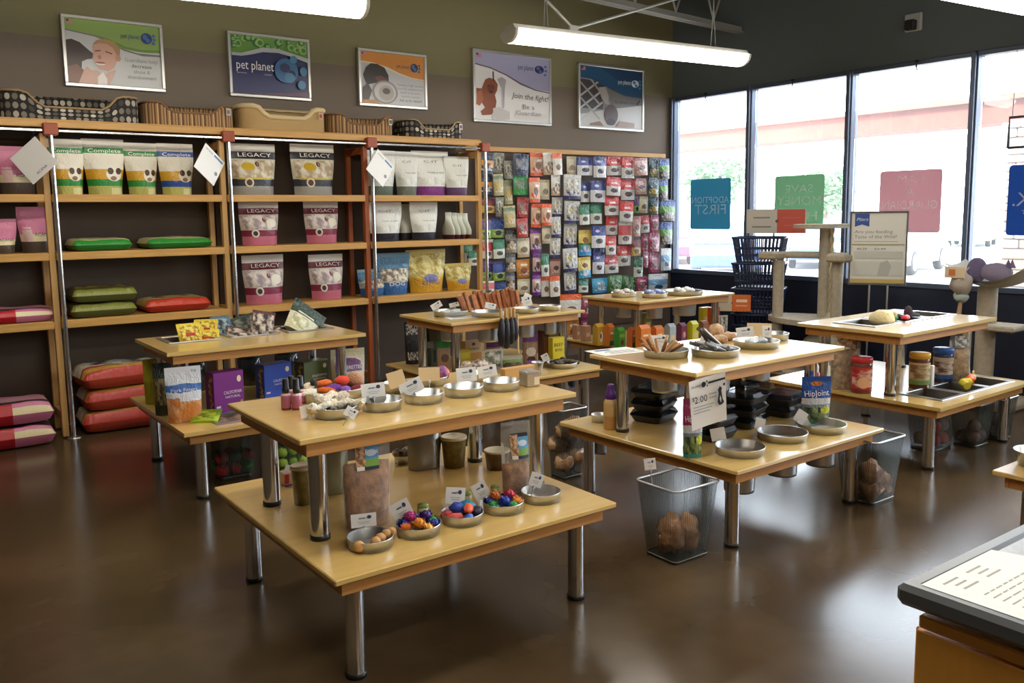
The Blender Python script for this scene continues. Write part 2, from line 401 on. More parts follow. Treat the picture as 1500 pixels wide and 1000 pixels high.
b = MB(); b.box((2.4, YW+.08, 1.48), (11.1, .16, 2.96), TAUPE); b.box((2.4, YW+.08, (2.96+ZC)/2), (11.1, .16, ZC-2.96), OLIVE); struct(b.build('wall_back'))
b = MB(); b.box((XW+.1, 1.26, .43), (.2, 12.32, .86), NAVY); b.box((XW+.1, 1.26, (2.95+ZC)/2), (.2, 12.32, ZC-2.95), HEAD); struct(b.build('wall_right'))
b = MB(); b.box((-3.1, 1.2, ZC/2), (.1, 12.6, ZC), TAUPE); struct(b.build('wall_left'))
b = MB(); b.box((2.4, -5, ZC/2), (10.9, .1, ZC), TAUPE); struct(b.build('wall_front'))
b = MB(); b.box((2.4, 1.2, ZC+.06), (11.1, 12.6, .12), DECK)
for i in range(36): b.box((-2.9+i*.305, 1.2, ZC-.02), (.09, 12.4, .04), DECK)
struct(b.build('ceiling'))
ALU = mat('566276', .4, .4); GLASS = hazy_glass()
MUL = [7.40, 6.26, 5.05, 3.845, 2.635, 1.425, .215, -.995, -2.205, -3.415, -4.625]
for i in range(len(MUL)-1):
    y0, y1 = MUL[i], MUL[i+1]; b = MB()
    b.box((XW+.04, y0, 1.905), (.12, .065, 2.09), ALU, .006); b.box((XW-.035, y0+.0, 1.905), (.03, .04, 2.09), ALU, .004)
    b.box((XW+.04, (y0+y1)/2, .885), (.12, abs(y0-y1)-.07, .05), ALU, .005); b.box((XW+.04, (y0+y1)/2, 2.93), (.12, abs(y0-y1)-.07, .04), ALU, .005)
    o = struct(b.build('window_%d' % (i+1)))
    b = MB(); b.box((XW+.05, (y0+y1)/2, 1.905), (.006, abs(y0-y1)-.07, 1.995), GLASS); b.build('pane', o)

# ---------------------------------------------------------------- roof steel, lamps
STEELP = mat('a8aaa6', .5, .3)
t = thing('roof_joist', 'pale grey open-web steel roof joist running to the window wall', 'joist', (0, 6.413, 0))
def zj(x): return 3.625 - .03*(x-5.7)
b = MB(); b.box((4.9, -.03, 0), (6, .05, .012), STEELP); b.box((4.9, .03, 0), (6, .05, .012), STEELP); b.box((4.9, -.01, .03), (6, .012, .06), STEELP); b.box((4.9, .01, .03), (6, .012, .06), STEELP)
o = b.build('bottom_chord', t); o.rotation_euler.y = .03; o.location = (0, 0, 3.78)
b = MB(); b.box((4.9, 0, ZC-.05), (6, .1, .06), STEELP); b.build('top_chord', t)
for i in range(10):
    x = 2.2 + i*.58; b = MB(); b.tube([(x, 0, zj(x)+.05), (x+.29, 0, ZC-.06)], .011, STEELP, 6); b.tube([(x, 0, zj(x)+.05), (x-.29, 0, ZC-.06)], .011, STEELP, 6); b.build('web_rod', t)
a = P(840, 42, y=6.1); u = P(985, 0, y=6.1); v = P(800, 0, y=6.1)
t = thing('ceiling_brace', 'thin V-shaped steel brace above the middle ceiling lamp', 'brace', (0, 0, 0)); dr = (u-a).normalized(); dl = (v-a).normalized()
for dd in (dr, dl):
    b = MB(); e = a+dd*((ZC-a.z)/dd.z); b.tube([a, e], .014, STEELP, 6); b.build('rod', t)
b = MB(); b.box((a.x, a.y, a.z), (.1, .03, .06), STEELP, .005); b.build('gusset', t)
LENS = mat('fff6e6', .5, emit=TUBE_EMIT); HOUS = mat('e8e6e0', .4)
def lamp(x0, x1, y0, y1, z, label):
    cx, cy = (x0+x1)/2, (y0+y1)/2; L = math.hypot(x1-x0, y1-y0)
    t = thing('ceiling_lamp', label, 'ceiling lamp', (cx, cy, z), math.atan2(y1-y0, x1-x0), 'linear pendant lamps')
    b = MB(); b.prism([(-.1, .09), (-.07, .13), (.07, .13), (.1, .09)], -L/2, L/2, HOUS, 'x'); b.build('housing', t)
    prof = [(-.115, .09)] + [(-.115*math.cos(k*math.pi/8), .075-.075*math.sin(k*math.pi/8)) for k in range(9)] + [(.115, .09)]
    b = MB(); b.prism(prof, -L/2+.02, L/2-.02, LENS, 'x', True); b.build('diffuser', t)
    for s in (-1, 1):
        b = MB(); b.prism([(p[0]*1.03, p[1]*1.03) for p in prof], s*(L/2-.02), s*(L/2+.005), HOUS, 'x'); b.build('end_cap', t)
        b = MB(); b.tube([(s*L*.36, -.03, .13), (s*L*.36, 0, .5), (s*L*.36, 0, ZC-z)], .004, STEELP, 5); b.tube([(s*L*.36, .03, .13), (s*L*.36, 0, .5)], .004, STEELP, 5); b.build('hanger', t)
    return t
lamp(3.95, 6.33, 5.39, 5.15, 2.87, 'long white strip lamp hung in front of the framed posters, centre of the three')
lamp(.30, 2.68, 5.49, 5.25, 2.87, 'long white strip lamp cut off by the top edge above the polka dot beds')
lamp(3.96, 6.34, 2.98, 2.75, 2.87, 'long white strip lamp nearest the tall windows at the picture corner')
for (x, y) in ((.3, 3.0), (3.96, .5), (.3, .5), (3.96, -2), (.3, -2)):
    lamp(x, x+2.38, y, y-.24, 2.87, 'long white strip lamp hung behind the camera outside the picture')

# ---------------------------------------------------------------- outside
GROUND = mat('a8a49c', .9, var=.08, vs=1.); WALK = mat('b8b0a4', .85, var=.05)
b = MB(); b.box((45, 5, -.16), (74.0, 120, .1), GROUND); b.box((10, 5, -.03), (4.06, 60, .12), WALK); b.box((12.05, 5, -.04), (.15, 60, .16), mat('b05a5a', .8)); struct(b.build('ground'))
b = MB(); b.box((10.7, 11, 2.69), (.5, 17, .26), mat('8a4a38', .8, var=.1)); b.box((10.7, 11, 2.84), (.62, 17, .06), mat('96604c', .8))
t = thing('arcade_beam', 'terracotta beam of the walkway arcade outside the windows', 'beam'); o = b.build('beam', t)
t = thing('stone_pillar', 'pillar of pale stacked ledge stones outside the last window', 'pillar', (10.75, 4.1, 0))
b = MB(); b.box((0, 0, 1.28), (.66, 1.16, 2.6), mat('8a7c70', .9)); b.build('core', t); stc = ['c9b3a0', 'b89c88', 'd6c8ba', 'a89488', 'c4a088', 'bfb2a8']
z = .0; row = 0
while z < 2.5:
    hh = rnd.uniform(.07, .12); y = -.62
    while y < .6:
        L = min(rnd.uniform(.22, .46), .64-y); L = L if .64-(y+L) > .12 else .64-y
        b = MB(); b.box((-.345, y+L/2, z+hh/2), (.09+rnd.uniform(0, .035), L-.012, hh-.01), mat(rnd.choice(stc), .9, bump=.3, bs=30), .012); b.build('stone', t); y += L
    if row % 1 == 0:
        x = -.3
        while x < .3:
            L = min(rnd.uniform(.2, .35), .34-x); b = MB(); b.box((x+L/2, -.6, z+hh/2), (L-.012, .09, hh-.01), mat(rnd.choice(stc), .9, bump=.3, bs=30), .012); b.build('stone', t); x += max(L, .05)
    z += hh; row += 1
def car(loc, rz, hexc, label):
    t = thing('car', label, 'car', loc, rz, 'parked cars')
    pa = mat(hexc, .25, coat=.6); gl = mat('1c2630', .08)
    low = [(-2.2, .35), (-2.25, .6), (-2.15, .82), (-1.5, .9), (1.0, .92), (1.75, .84), (2.15, .68), (2.2, .4), (2.1, .28), (-2.1, .28)]
    b = MB(); b.prism(low, -.86, .86, pa, 'y')
    cab = [((-1.75, .88), .80), ((-1.15, 1.40), .62), ((.15, 1.43), .62), ((1.05, .9), .80)]
    vs = [(p[0], s*y, p[1]) for s in (-1, 1) for p, y in cab]
    b.add(vs, [(0, 1, 2, 3), (7, 6, 5, 4), (1, 5, 6, 2), (0, 4, 5, 1), (2, 6, 7, 3)], pa); b.build('body', t)
    for s in (-1, 1):
        b = MB(); q = [(-1.5, .93), (-1.08, 1.33), (-.4, 1.35), (-.4, .93)]; b.add([(x, s*(.81-(z-.9)*.33), z) for x, z in q], [(0, 1, 2, 3)], gl); b.build('side_window', t)
        b = MB(); q = [(-.34, .93), (-.34, 1.35), (.12, 1.36), (.82, .93)]; b.add([(x, s*(.81-(z-.9)*.33), z) for x, z in q], [(0, 1, 2, 3)], gl); b.build('side_window', t)
        for x in (-1.38, 1.36):
            b = MB(); b.T = Matrix.Translation((x, s*.78, .33)) @ Matrix.Rotation(math.pi/2, 4, 'X'); b.lathe([(0, -.1), (.3, -.1), (.33, -.06), (.33, .06), (.3, .1), (0, .1)], (0, 0, 0), mat('202022', .8), 20); b.lathe([(.0, -.115), (.2, -.11), (.22, -.1), (.22, .1), (.2, .11), (0, .115)], (0, 0, 0), mat('c0c4c8', .3, .8), 16); b.build('wheel', t)
    b = MB(); b.add([(.2, -.6, 1.385), (1.0, -.72, .95), (1.0, .72, .95), (.2, .6, 1.385)], [(0, 1, 2, 3)], gl); b.build('windshield', t)
def gpos(px, dist):                     # ground point seen above pixel column px at forward distance dist
    d = ray(px, 420); k = dist/d.dot(_f); return (d.x*k, d.y*k, -.11)
car(gpos(1062, 24), R(40), '3b5ea8', 'blue saloon car parked outside behind the teal window sign')
car(gpos(985, 30), R(35), 'b83048', 'red car parked beyond the blue saloon by the wall of treats')
car(gpos(1195, 27), R(38), '4a6a9c', 'slate blue car parked behind the two-colour basket sign')
car(gpos(1310, 24), R(14), 'eceef0', 'white car parked behind the framed price stand')
car(gpos(1420, 40), R(20), '8a9aa4', 'grey car parked farthest out beside the stone pillar')
def tree(loc, h, r, label, seed):
    q = random.Random(seed); t = thing('tree', label, 'tree', loc)
    b = MB(); b.tube([(0, 0, 0), (.05, 0, h*.4), (0, .1, h*.7)], [.16, .12, .06], mat('6a5a48', .9), 7); b.build('trunk', t)
    b = MB(); g = [mat('5f8a58', .7), mat('7ea070', .7)]
    for i in range(1500):
        d = Vector((q.gauss(0, 1), q.gauss(0, 1), q.gauss(0, .8))).normalized()*r*q.random()**.4; c = Vector((0, 0, h*.75))+d
        a = Vector((q.gauss(0, 1), q.gauss(0, 1), q.gauss(0, 1))).normalized()*.17; e = a.orthogonal().normalized()*.1
        b.add([c-a, c+e, c+a, c-e], [(0, 1, 2, 3)], g[i % 2])
    b.build('foliage', t, kind='stuff')
tree(gpos(1042, 42), 4.6, 1.7, 'pale green tree across the car park behind the teal window sign', 3)
tree(gpos(1205, 46), 3.8, 1.5, 'small green tree across the car park behind the green window sign', 4)

# ================================================================ WALL SHELVING
t = thing('shelving_unit', 'tall pale wood wall shelving with steel poles and red-brown corner blocks', 'shelving', (0, 0, 0))
PX = [-.19, 1.065, 2.322, 3.58, 4.79]; YP = 6.95; BAY_SHADE = mat('4a3d31', .75, var=.06); NW = mat('cfa466', .4, var=.1, vs=3, stretch=(14, 14, 1))
for i, x in enumerate(PX):
    u = thing('upright', '', ''); del u['label']; del u['category']; u.parent = t; u.location = (x-.045, 0, 0)
    m = NW if i != 3 else mat('a5582f', .4, var=.1, vs=3, stretch=(14, 14, 1))
    for y in (YP+.045, YW-.09):
        b = MB(); b.box((0, y, 1.11), (.042, .05, 2.2), m, .004); b.build('post', u)
    for z in (.16, 2.17):
        b = MB(); b.box((0, (YP+YW-.045)/2, z), (.036, YW-YP-.185, .06), m, .003); b.build('rail', u)
    b = MB(); b.tube([(x, YP-.01, .012), (x, YP-.01, 2.2)], .0165, CHROME, 12); b.build('steel_pole', t)
    b = MB(); b.lathe([(0, 0), (.05, 0), (.05, .006), (.022, .014), (.0, .014)], (x, YP-.01, 0), STEEL, 16); b.build('pole_foot', t)
    b = MB(); b.box((x, YP+.01, 2.235), (.095, .095, .085), REDWOOD, .006); b.build('corner_block', t)
for i in range(4):
    x0, x1 = PX[i], PX[i+1]; c = (x0+x1)/2-.02; wd = x1-x0
    b = MB(); b.box(((x0+x1)/2, YP-.012, 2.225), (wd-.1, .02, .02), CHROME, .004); b.build('hanging_rail', t)
    b = MB(); b.box((c, (YP+.02+YW)/2, 2.295), (wd, YW-YP-.04, .03), WOOD, .004); b.box((c, YP+.028, 2.275), (wd, .02, .05), WOOD, .004); b.build('top_board', t)
    b = MB(); b.box((c, YW-.03, 1.14), (wd-.06, .02, 2.24), BAY_SHADE); b.build('shade_backing', t)  # dark sheet added over the wall, the bay's shade put into its colour
    for z in (1.78, 1.365, .87):
        b = MB(); b.box((c-.025+.0, (YP+YW)/2, z-.014), (wd-.06, YW-YP-.1, .028), WOOD, .003); b.box((c-.025, YP+.012, z-.028), (wd-.046, .022, .056), WOOD, .004); b.build('shelf_board', t)

# --- goods on the shelves
YF = 7.06
def sbag(px0, px1, pyt, z, d, m, label, text=(), seed=0, y=YF, cat='bag', name='food_bag', h=None, **kw):
    a, c = P(px0, 300, y=y), P(px1, 300, y=y); top = P((px0+px1)/2, pyt, y=y).z if h is None else z+h
    return bag(name, c.x-a.x, top-z, d, m, label, cat, ((a.x+c.x)/2, y+d/2-.01, z+.002), seed=seed, text=text, **{'taper': .8, **kw})
SIL = mat('d6d2c6', .3, bump=.25, bs=30)
for i, (a, c, top, colr, lb) in enumerate(((76, 131, 203, '2f8a3c', 'green and cream food bag standing first in the row of four'), (128, 190, 203, '2f8a3c', 'green and cream food bag standing second in the row of four'), (189, 238, 209, '2f8a3c', 'green and cream food bag standing third in the row of four'), (238, 291, 210, '2b4fa0', 'blue banded cream food bag at the end of the row of four'))):
    m = pm([(0, 'b7b86a'), (.15, colr), (.27, 'd2a12e'), (.45, 'ece8d8'), (.74, colr), (.84, 'd9d6c8')], [('e', .7, .36, .22, .12, 'f0ead8'), ('e', .6, .42, .08, .06, '4a3426'), ('e', .82, .42, .08, .06, '4a3426'), ('e', .68, .29, .09, .04, '8a6a48'), ('r', .62, .0, .95, .12, 'd8d8a0')], .3, .35, 40)
    sbag(a, c, top, 1.78, .17, m, lb, [('Complete', .52, .755, .07, 'ffffff', {'width': .78})], seed=i, seal=SIL, full=.35)
PK = pm([(0, '54483f'), (.24, 'e6dcb0'), (.4, 'd884a4'), (.9, 'd27a9c')], [('r', .08, .24, .35, .5, 'e4c6c0'), ('r', .1, .52, .34, .56, 'ecc0d0')], .35, .2, 40)
for (a, c, top, z, lb, s) in ((0, 61, 214, 1.78, 'pink food bag with dark base on the topmost shelf, behind the hanging card', 1), (-62, -3, 214, 1.78, 'pink food bag cut by the picture edge, topmost shelf', 2), (24, 78, 303, 1.365, 'tall pink food bag with dark base beside the first steel pole', 3), (-28, 23, 321, 1.365, 'short pink food bag with dark base at the picture edge', 4)):
    sbag(a, c, top, z, .15, PK, lb, [('ACANA', .66, .36, .075, '38202a', {'width': .5})], seed=s+10, seal=mat('cf7c9c', .35))
LG = [pm([(0, '9a9a94'), (.17, '2c2e3a'), (.31, 'c8c4ac'), (.7, '26262c'), (.84, 'dcd8cc')], [('n', .05, .33, .95, .68, 'b09a78', 'dcd6c4', 7), ('e', .36, .55, .14, .08, 'c8a82c'), ('r', .1, .3, .9, .335, 'c8b43c'), ('e', .34, .24, .1, .09, 'd8c8b0'), ('e', .34, .24, .065, .06, '4a3a30'), ('e', .56, .6, .045, .05, '5a3030')], .35, .2, 40),
      pm([(0, 'c06e84'), (.2, '7c2440'), (.34, 'c8bcb0'), (.7, '6c1c30'), (.84, 'ddd8d0')], [('n', .05, .36, .95, .68, '9a8a90', 'd4ccc0', 7), ('e', .75, .5, .14, .1, 'e0dac8'), ('e', .3, .27, .1, .09, 'd8d0c4'), ('e', .3, .27, .06, .055, '3a3030'), ('e', .56, .58, .045, .05, '6a2030')], .35, .2, 40)]
for i, (a, c, top, z, k, lb) in enumerate(((341, 411, 210, 1.78, 0, 'grey food bag with black bands, first on the topmost shelf of the second bay'), (433, 497, 211, 1.78, 0, 'grey food bag with black bands, second on the topmost shelf of the second bay'),
        (353, 412, 295, 1.365, 1, 'maroon and rose food bag, first on the middle shelf of the second bay'), (449, 500, 295, 1.365, 1, 'maroon and rose food bag, second on the middle shelf of the second bay'),
        (354, 416, 374, .87, 1, 'maroon and rose food bag, first on the lowest shelf above the corner table'), (453, 504, 373, .87, 1, 'maroon and rose food bag, second on the lowest shelf above the corner table'))):
    sbag(a, c, top, z, .17, LG[k], lb, [('LEGACY', .55, .745, .08, 'f4f0e8', {'width': .7}), ('S', .56, .575, .05, 'f0e8dc')], seed=i+20, seal=mat('d8d4c8', .4, bump=.2), taper=.86, full=.4)
WB = lambda c: pm([(0, c), (.2, 'dfe2dc')], [('n', .05, .22, .95, .42, 'cfd4ce', 'e2e4de', 5)], .35, .25, 50)
for i, (a, c, top, z, colr, lb) in enumerate(((537, 585, 220, 1.78, '5c6a5c', 'white pouch with grey base behind the hanging card, third bay'), (583, 618, 222, 1.78, '6a7268', 'narrow white pouch with grey base on the third bay top shelf'), (608, 662, 221, 1.78, '7a3080', 'white pouch with purple base on the third bay top shelf'), (656, 692, 229, 1.78, '5a3a66', 'white pouch with dull violet base next to the last post'),
        (541, 592, 296, 1.365, '1e2030', 'white pouch with black base, first on the third bay middle shelf'), (604, 645, 296, 1.365, '1e2030', 'white pouch with black base, second on the third bay middle shelf'))):
    sbag(a, c, top, z, .13, WB(colr), lb, [('C-IT', .5, .74, .055, '6a6a6e', {'width': .38}), ('PORK & BEEF', .6, .5, .025, '4a4a4e', {'width': .5})], seed=i+40, y=YF+(.0 if i != 2 else .02), seal=mat('e2e4e0', .35, bump=.2))
m = pm([(0, '1c1e2c'), (.2, 'bcc0b8')], (), .4); sbag(584, 607, 299, 1.365, .1, m, 'grey backed pouch standing edgewise between two white pouches', seed=50, y=YF+.12)
m = pm([(0, '4a2430'), (.16, 'd2d8cc')], (), .4)
for i in range(4): sbag(659+i*8, 668+i*8, 311+i*.5, 1.365, .2, m, 'slim white packet with maroon base in the row of four by the last post', seed=60+i, group='slim white packets', name='food_packet', wr=.02)
BL = pm([(0, '2a62a0'), (.3, 'b8b09c'), (.38, '88a0a8'), (.55, '4a7a9c')], [('n', .1, .34, .9, .62, 'e0d8c0', '70605a', 9)], .22, .5, 60); GO = pm([(0, 'd6a42a'), (.35, 'cdbb68')], [('n', .0, .4, 1, 1, 'e0d48c', 'a8923c', 5), ('e', .5, .33, .2, .1, '7a7aa8')], .2, .6, 60)
sbag(525, 567, 395, .87, .16, BL, 'small crinkled blue food bag behind the red-brown post', seed=70, seal=mat('88a0a8', .25))
sbag(551, 604, 371, .87, .17, BL, 'large blue food bag with animal print beside the gold bag', [('DOG', .5, .22, .09, 'e8e4d8', {'width': .5})], seed=71, seal=mat('6a8ca0', .25))
sbag(598, 657, 366, .87, .18, GO, 'large crinkled gold food bag beside the large blue bag', [('DOG', .5, .19, .1, '6a5a9a', {'width': .5})], seed=72, seal=mat('cdbb68', .22, bump=.3))
sbag(655, 694, 386, .87, .16, GO, 'small gold food bag next to the last shelf post', seed=73, seal=mat('cdbb68', .22, bump=.3))
def flat(px0, px1, pyt, pyb, z, l, m, label, seed, y=YP+.04, side=None, group=None, hh=None, name='food_bag', rz=0):
    a, c = P(px0, pyb, y=y), P(px1, pyb, y=y)
    h = hh or max(.06, (pyb-pyt)*depth(a)/F_PX*.8)
    return pillow(name, c.x-a.x, l, h, m, label, 'bag', ((a.x+c.x)/2, y+l/2, z), rz, seed, group, side=side)
GRN = pm([(0, '2f8c34'), (.05, 'c6c08c')], [('n', .15, .3, .85, .8, '6a6a50', 'd8d4ac', 6)], .3, .3, 60)
gs = mat('2a7a30', .3)
flat(107, 195, 343, 366, 1.365, .36, GRN, 'flat green edged food bag lying nearer the first pole', 1, side=gs)
flat(216, 312, 341, 362, 1.365, .36, GRN, 'flat green edged food bag lying nearer the second pole', 2, side=gs)
OLV = pm([(0, '7c8032'), (.05, '5a5a2c'), (.1, '4c4220')], [('n', .1, .3, .9, .95, 'b8a848', '3a3020', 5), ('r', .3, .45, .6, .6, 'c8b450')], .3, .3, 60); osd = mat('55582a', .3)
flat(105, 202, 446, 466, .87, .36, OLV, 'olive food bag lying flat at the bottom of the pair', 3, side=osd, hh=.11); flat(107, 203, 426, 447, .982, .35, OLV, 'olive food bag lying flat on top of the other olive bag', 4, side=osd, hh=.11)
RED = pm([(0, 'c23a24'), (.05, '9c3a24'), (.1, 'b89c5c')], [('n', .1, .32, .95, .95, 'c8b070', '4a2c20', 5), ('r', .3, .6, .6, .7, 'b03028')], .3, .3, 60); rs = mat('b03420', .3, bump=.3)
flat(214, 310, 433, 456, .87, .36, RED, 'single red edged food bag lying flat on the third shelf', 5, side=rs, hh=.11)
RD2 = pm([(0, 'b83224'), (.06, 'c8a044'), (.22, 'a83a3c'), (.3, 'd8d0b8')], [('n', .1, .3, .95, 1, 'dcd6c4', '3c2a20', 5)], .3, .35, 60); wsd = mat('c24a30', .3, bump=.3)
for k, lb in enumerate(('red and white food bag at the bottom of the floor stack', 'red and white food bag in the middle of the floor stack', 'red and white food bag on top of the floor stack')):
    pillow('food_bag', .62, .40, .165, RD2, lb, 'bag', (1.45+.02*(k % 2), 7.13, .167*k+.002), R(-2+3*k), 6+k, side=wsd)
PNK = pm([(0, 'e8d8a8'), (.03, 'd27a9c'), (.08, '38302c'), (.3, 'cf9aa4'), (.6, 'd27a9c')], [('r', 0, 0, .6, .08, 'c01c2c')], .35, .2, 40); psd = pm([(0, 'd27a9c')], [('r', 0, 0, .6, 1, 'b81828')], .35)
flat(-70, 84, 452, 476, .87, .36, PNK, 'pink and red food bag lying flat on the third shelf at the picture edge', 9, side=psd, hh=.1)
for k, lb in enumerate(('pink and red food bag at the bottom of the pair on the floor', 'pink and red food bag on top of the pair on the floor')):
    o = flat(-75, 84, 600, 652, .165*k+.002, .40, PNK, lb, 10+k, y=6.82, side=psd, hh=.162)
# hanging cards on the rail
for (px, py, rot, lb, kind) in ((50, 235, R(-40), 'white square card hanging by one corner at the first steel pole', 0), (307, 241, R(38), 'white square card hanging by one corner near the blue banded bag', 1), (557, 246, R(40), 'white square card hanging by one corner at the red-brown post', 1)):
    p = P(px, py, y=YP-.06); t2 = thing('hanging_card', lb, 'card', p, 0, 'cards hung on the shelf rail'); t2.rotation_euler = (R(-4), rot, R((26 if px < 400 else 12) if kind else -32))
    b = MB(); b.box((0, 0, 0), (.235, .004, .235), WHITE); b.build('card', t2)
    its = [('r', '4a86c0', .5, .86, .92, .93), ('t', '24406a', 'pet planet', .1, .86, .06, {'align': 'l'}), ('e', '8a8a88', .86, .4, .07, .07)] if kind else [('t', '202020', 'ACANA', .5, .12, .08)]
    art(t2, .235, .235, its, -.1175, -.1175, -.003)
    b = MB(); b.T = Matrix.Rotation(-rot, 4, 'Y'); dz = 2.24-p.z; b.tube([(0, .0, .155), (0, .02, .2), (0, .045, dz-.005)], .003, BLACK, 5); b.build('hook', t2)

# --- dog beds on the top board
def dots_mat(n, hexb):
    m = bpy.data.materials.new('dotted_cloth'); m.use_nodes = True; nt = m.node_tree; bb = nt.nodes['Principled BSDF']; N = nt.nodes.new; L = nt.links.new; bb.inputs['Roughness'].default_value = .9
    u = N('ShaderNodeUVMap'); mp = N('ShaderNodeMapping'); mp.inputs['Scale'].default_value = (n, 7, 1); L(u.outputs[0], mp.inputs[0])
    fr = N('ShaderNodeVectorMath'); fr.operation = 'FRACTION'; L(mp.outputs[0], fr.inputs[0]); s = N('ShaderNodeVectorMath'); s.operation = 'SUBTRACT'; s.inputs[1].default_value = (.5, .5, 0); L(fr.outputs[0], s.inputs[0])
    sp = N('ShaderNodeVectorMath'); sp.operation = 'MULTIPLY'; sp.inputs[1].default_value = (1, 1, 0); L(s.outputs[0], sp.inputs[0])
    ln = N('ShaderNodeVectorMath'); ln.operation = 'LENGTH'; L(sp.outputs[0], ln.inputs[0]); lt = N('ShaderNodeMath'); lt.operation = 'LESS_THAN'; lt.inputs[1].default_value = .37; L(ln.outputs['Value'], lt.inputs[0])
    fl = N('ShaderNodeVectorMath'); fl.operation = 'FLOOR'; L(mp.outputs[0], fl.inputs[0]); wn = N('ShaderNodeTexWhiteNoise'); L(fl.outputs[0], wn.inputs[0]); cr = N('ShaderNodeValToRGB'); L(wn.outputs['Value'], cr.inputs[0])
    cr.color_ramp.elements[0].color = hx('3a3836'); cr.color_ramp.elements[1].color = hx('d8d0c0'); e = cr.color_ramp.elements.new(.5); e.color = hx('8c8478')
    mx = N('ShaderNodeMix'); mx.data_type = 'RGBA'; mx.inputs[6].default_value = hx(hexb); L(lt.outputs[0], mx.inputs[0]); L(cr.outputs[0], mx.inputs[7]); L(mx.outputs[2], bb.inputs['Base Color']); return m
def stripe_mat(n):
    m = bpy.data.materials.new('striped_cloth'); m.use_nodes = True; nt = m.node_tree; bb = nt.nodes['Principled BSDF']; N = nt.nodes.new; L = nt.links.new; bb.inputs['Roughness'].default_value = .9
    u = N('ShaderNodeUVMap'); sp = N('ShaderNodeSeparateXYZ'); L(u.outputs[0], sp.inputs[0]); a = N('ShaderNodeMath'); a.operation = 'MULTIPLY'; a.inputs[1].default_value = n; L(sp.outputs[0], a.inputs[0]); f = N('ShaderNodeMath'); f.operation = 'FRACT'; L(a.outputs[0], f.inputs[0])
    cr = N('ShaderNodeValToRGB'); cr.color_ramp.interpolation = 'CONSTANT'; L(f.outputs[0], cr.inputs[0]); el = cr.color_ramp.elements
    el[0].color = hx('6a4c34'); el[1].position = .2; el[1].color = hx('a8845c')
    for p, c in ((.38, '7c5a3c'), (.5, 'b89468'), (.62, '5c4430'), (.74, '9c7850'), (.88, 'c4a478')): e = el.new(p); e.color = hx(c)
    L(cr.outputs[0], bb.inputs['Base Color']); return m
def bed(px0, px1, pyt, pydip, m, pipe, label, inner, tagc=None, fluffy=False):
    y = 7.06; a, c = P(px0, 180, y=y), P(px1, 180, y=y); w = c.x-a.x; zt = P((px0+px1)/2, pyt, y=y+.05).z; zd = P((px0+px1)/2, pydip, y=y).z
    z0 = 2.312; H = zt-z0; D = max(.03, zd-z0); L = min(.34, w*.75)
    t = thing('dog_bed', label, 'dog bed', ((a.x+c.x)/2, y+L/2, z0)); th = .035 if not fluffy else .05
    def q(al, off):
        e = 4.5; ca, sa = math.cos(al), math.sin(al); r = (abs(ca)**e+abs(sa)**e)**(-1/e); return (ca*r*(w/2-off), sa*r*(L/2-off))
    def ht(al):
        x, yy = q(al, 0)
        if yy > -L*.3: return H
        s = abs(x)/(w/2); k = min(1, max(0, (s-.42)/.3)); k = k*k*(3-2*k); return D+(H-D)*k
    b = MB(); n = 64; cum = [0.]
    for i in range(n):
        p0, p1 = q(2*math.pi*i/n-math.pi/2, 0), q(2*math.pi*(i+1)/n-math.pi/2, 0); cum.append(cum[-1]+math.hypot(p1[0]-p0[0], p1[1]-p0[1]))
    def ring(u, v):
        al = 2*math.pi*u-math.pi/2; h = ht(al)
        if v < .45: x, yy = q(al, 0); z = h*.97*v/.45
        elif v < .55: x, yy = q(al, th/2); z = h*1.0
        else: x, yy = q(al, th); z = h*.97-(h*.97-.02)*(v-.55)/.45
        if fluffy: z += .012*noise.noise(Vector((u*40, v*5, 0)))
        return (x, yy, z)
    b.grid(ring, n, 10, m, flip=False, uvf=lambda u, v: (cum[round(u*n)]/cum[-1], v)); b.build('bolster', t)
    b = MB(); pts = []
    for i in range(n+1):
        al = 2*math.pi*i/n-math.pi/2; x, yy = q(al, .004); pts.append((x, yy, ht(al)*.985))
    b.tube(pts, .008 if not fluffy else .022, pipe, 6 if not fluffy else 8, False); b.build('piping' if not fluffy else 'fleece_trim', t)
    b = MB(); b.lathe([(0, .0), (1, 0), (.98, .04), (.7, .055), (0, .06)], (0, 0, .004), inner, 24, sx=w/2-th-.01, sy=L/2-th-.01); b.build('cushion', t)
    if tagc:
        b = MB(); b.box((w*.40, -L/2-.012, H*.7), (.035, .004, .055), tagc[0]); b.box((w*.40, -L/2-.0145, H*.7), (.022, .002, .03), tagc[1]); b.build('swing_tag', t)
bed(4, 208, 137, 158, dots_mat(46, '2a2624'), mat('a88a64', .8), 'large dark dog bed with pale polka dots on the shelf top', mat('3a3432', .95))
bed(215, 347, 152, 165, stripe_mat(22), mat('8a6848', .8), 'larger brown striped dog bed between the dotted and cream beds', mat('6a5038', .95), (mat('b0aca4', .4), mat('6a6a6a', .5)))
bed(357, 481, 158, 172, mat('b89a68', .9, bump=.2), mat('dcc69a', .95, bump=.4, bs=90), 'tan dog bed with cream fleece rim on the shelf top', mat('d8c498', .95), (mat('c8a890', .5), mat('a04030', .5)), True)
bed(488, 580, 169, 182, stripe_mat(18), mat('8a6848', .8), 'smaller brown striped dog bed beside the small dotted bed', mat('6a5038', .95), (mat('b8b4ac', .4), mat('4a4a4a', .5)))
bed(598, 682, 177, 189, dots_mat(36, '242022'), mat('b09a74', .8), 'small dark dog bed with pale polka dots at the shelf end', mat('3a3432', .95), (mat('d8d4d0', .4), mat('7a4a60', .5)))

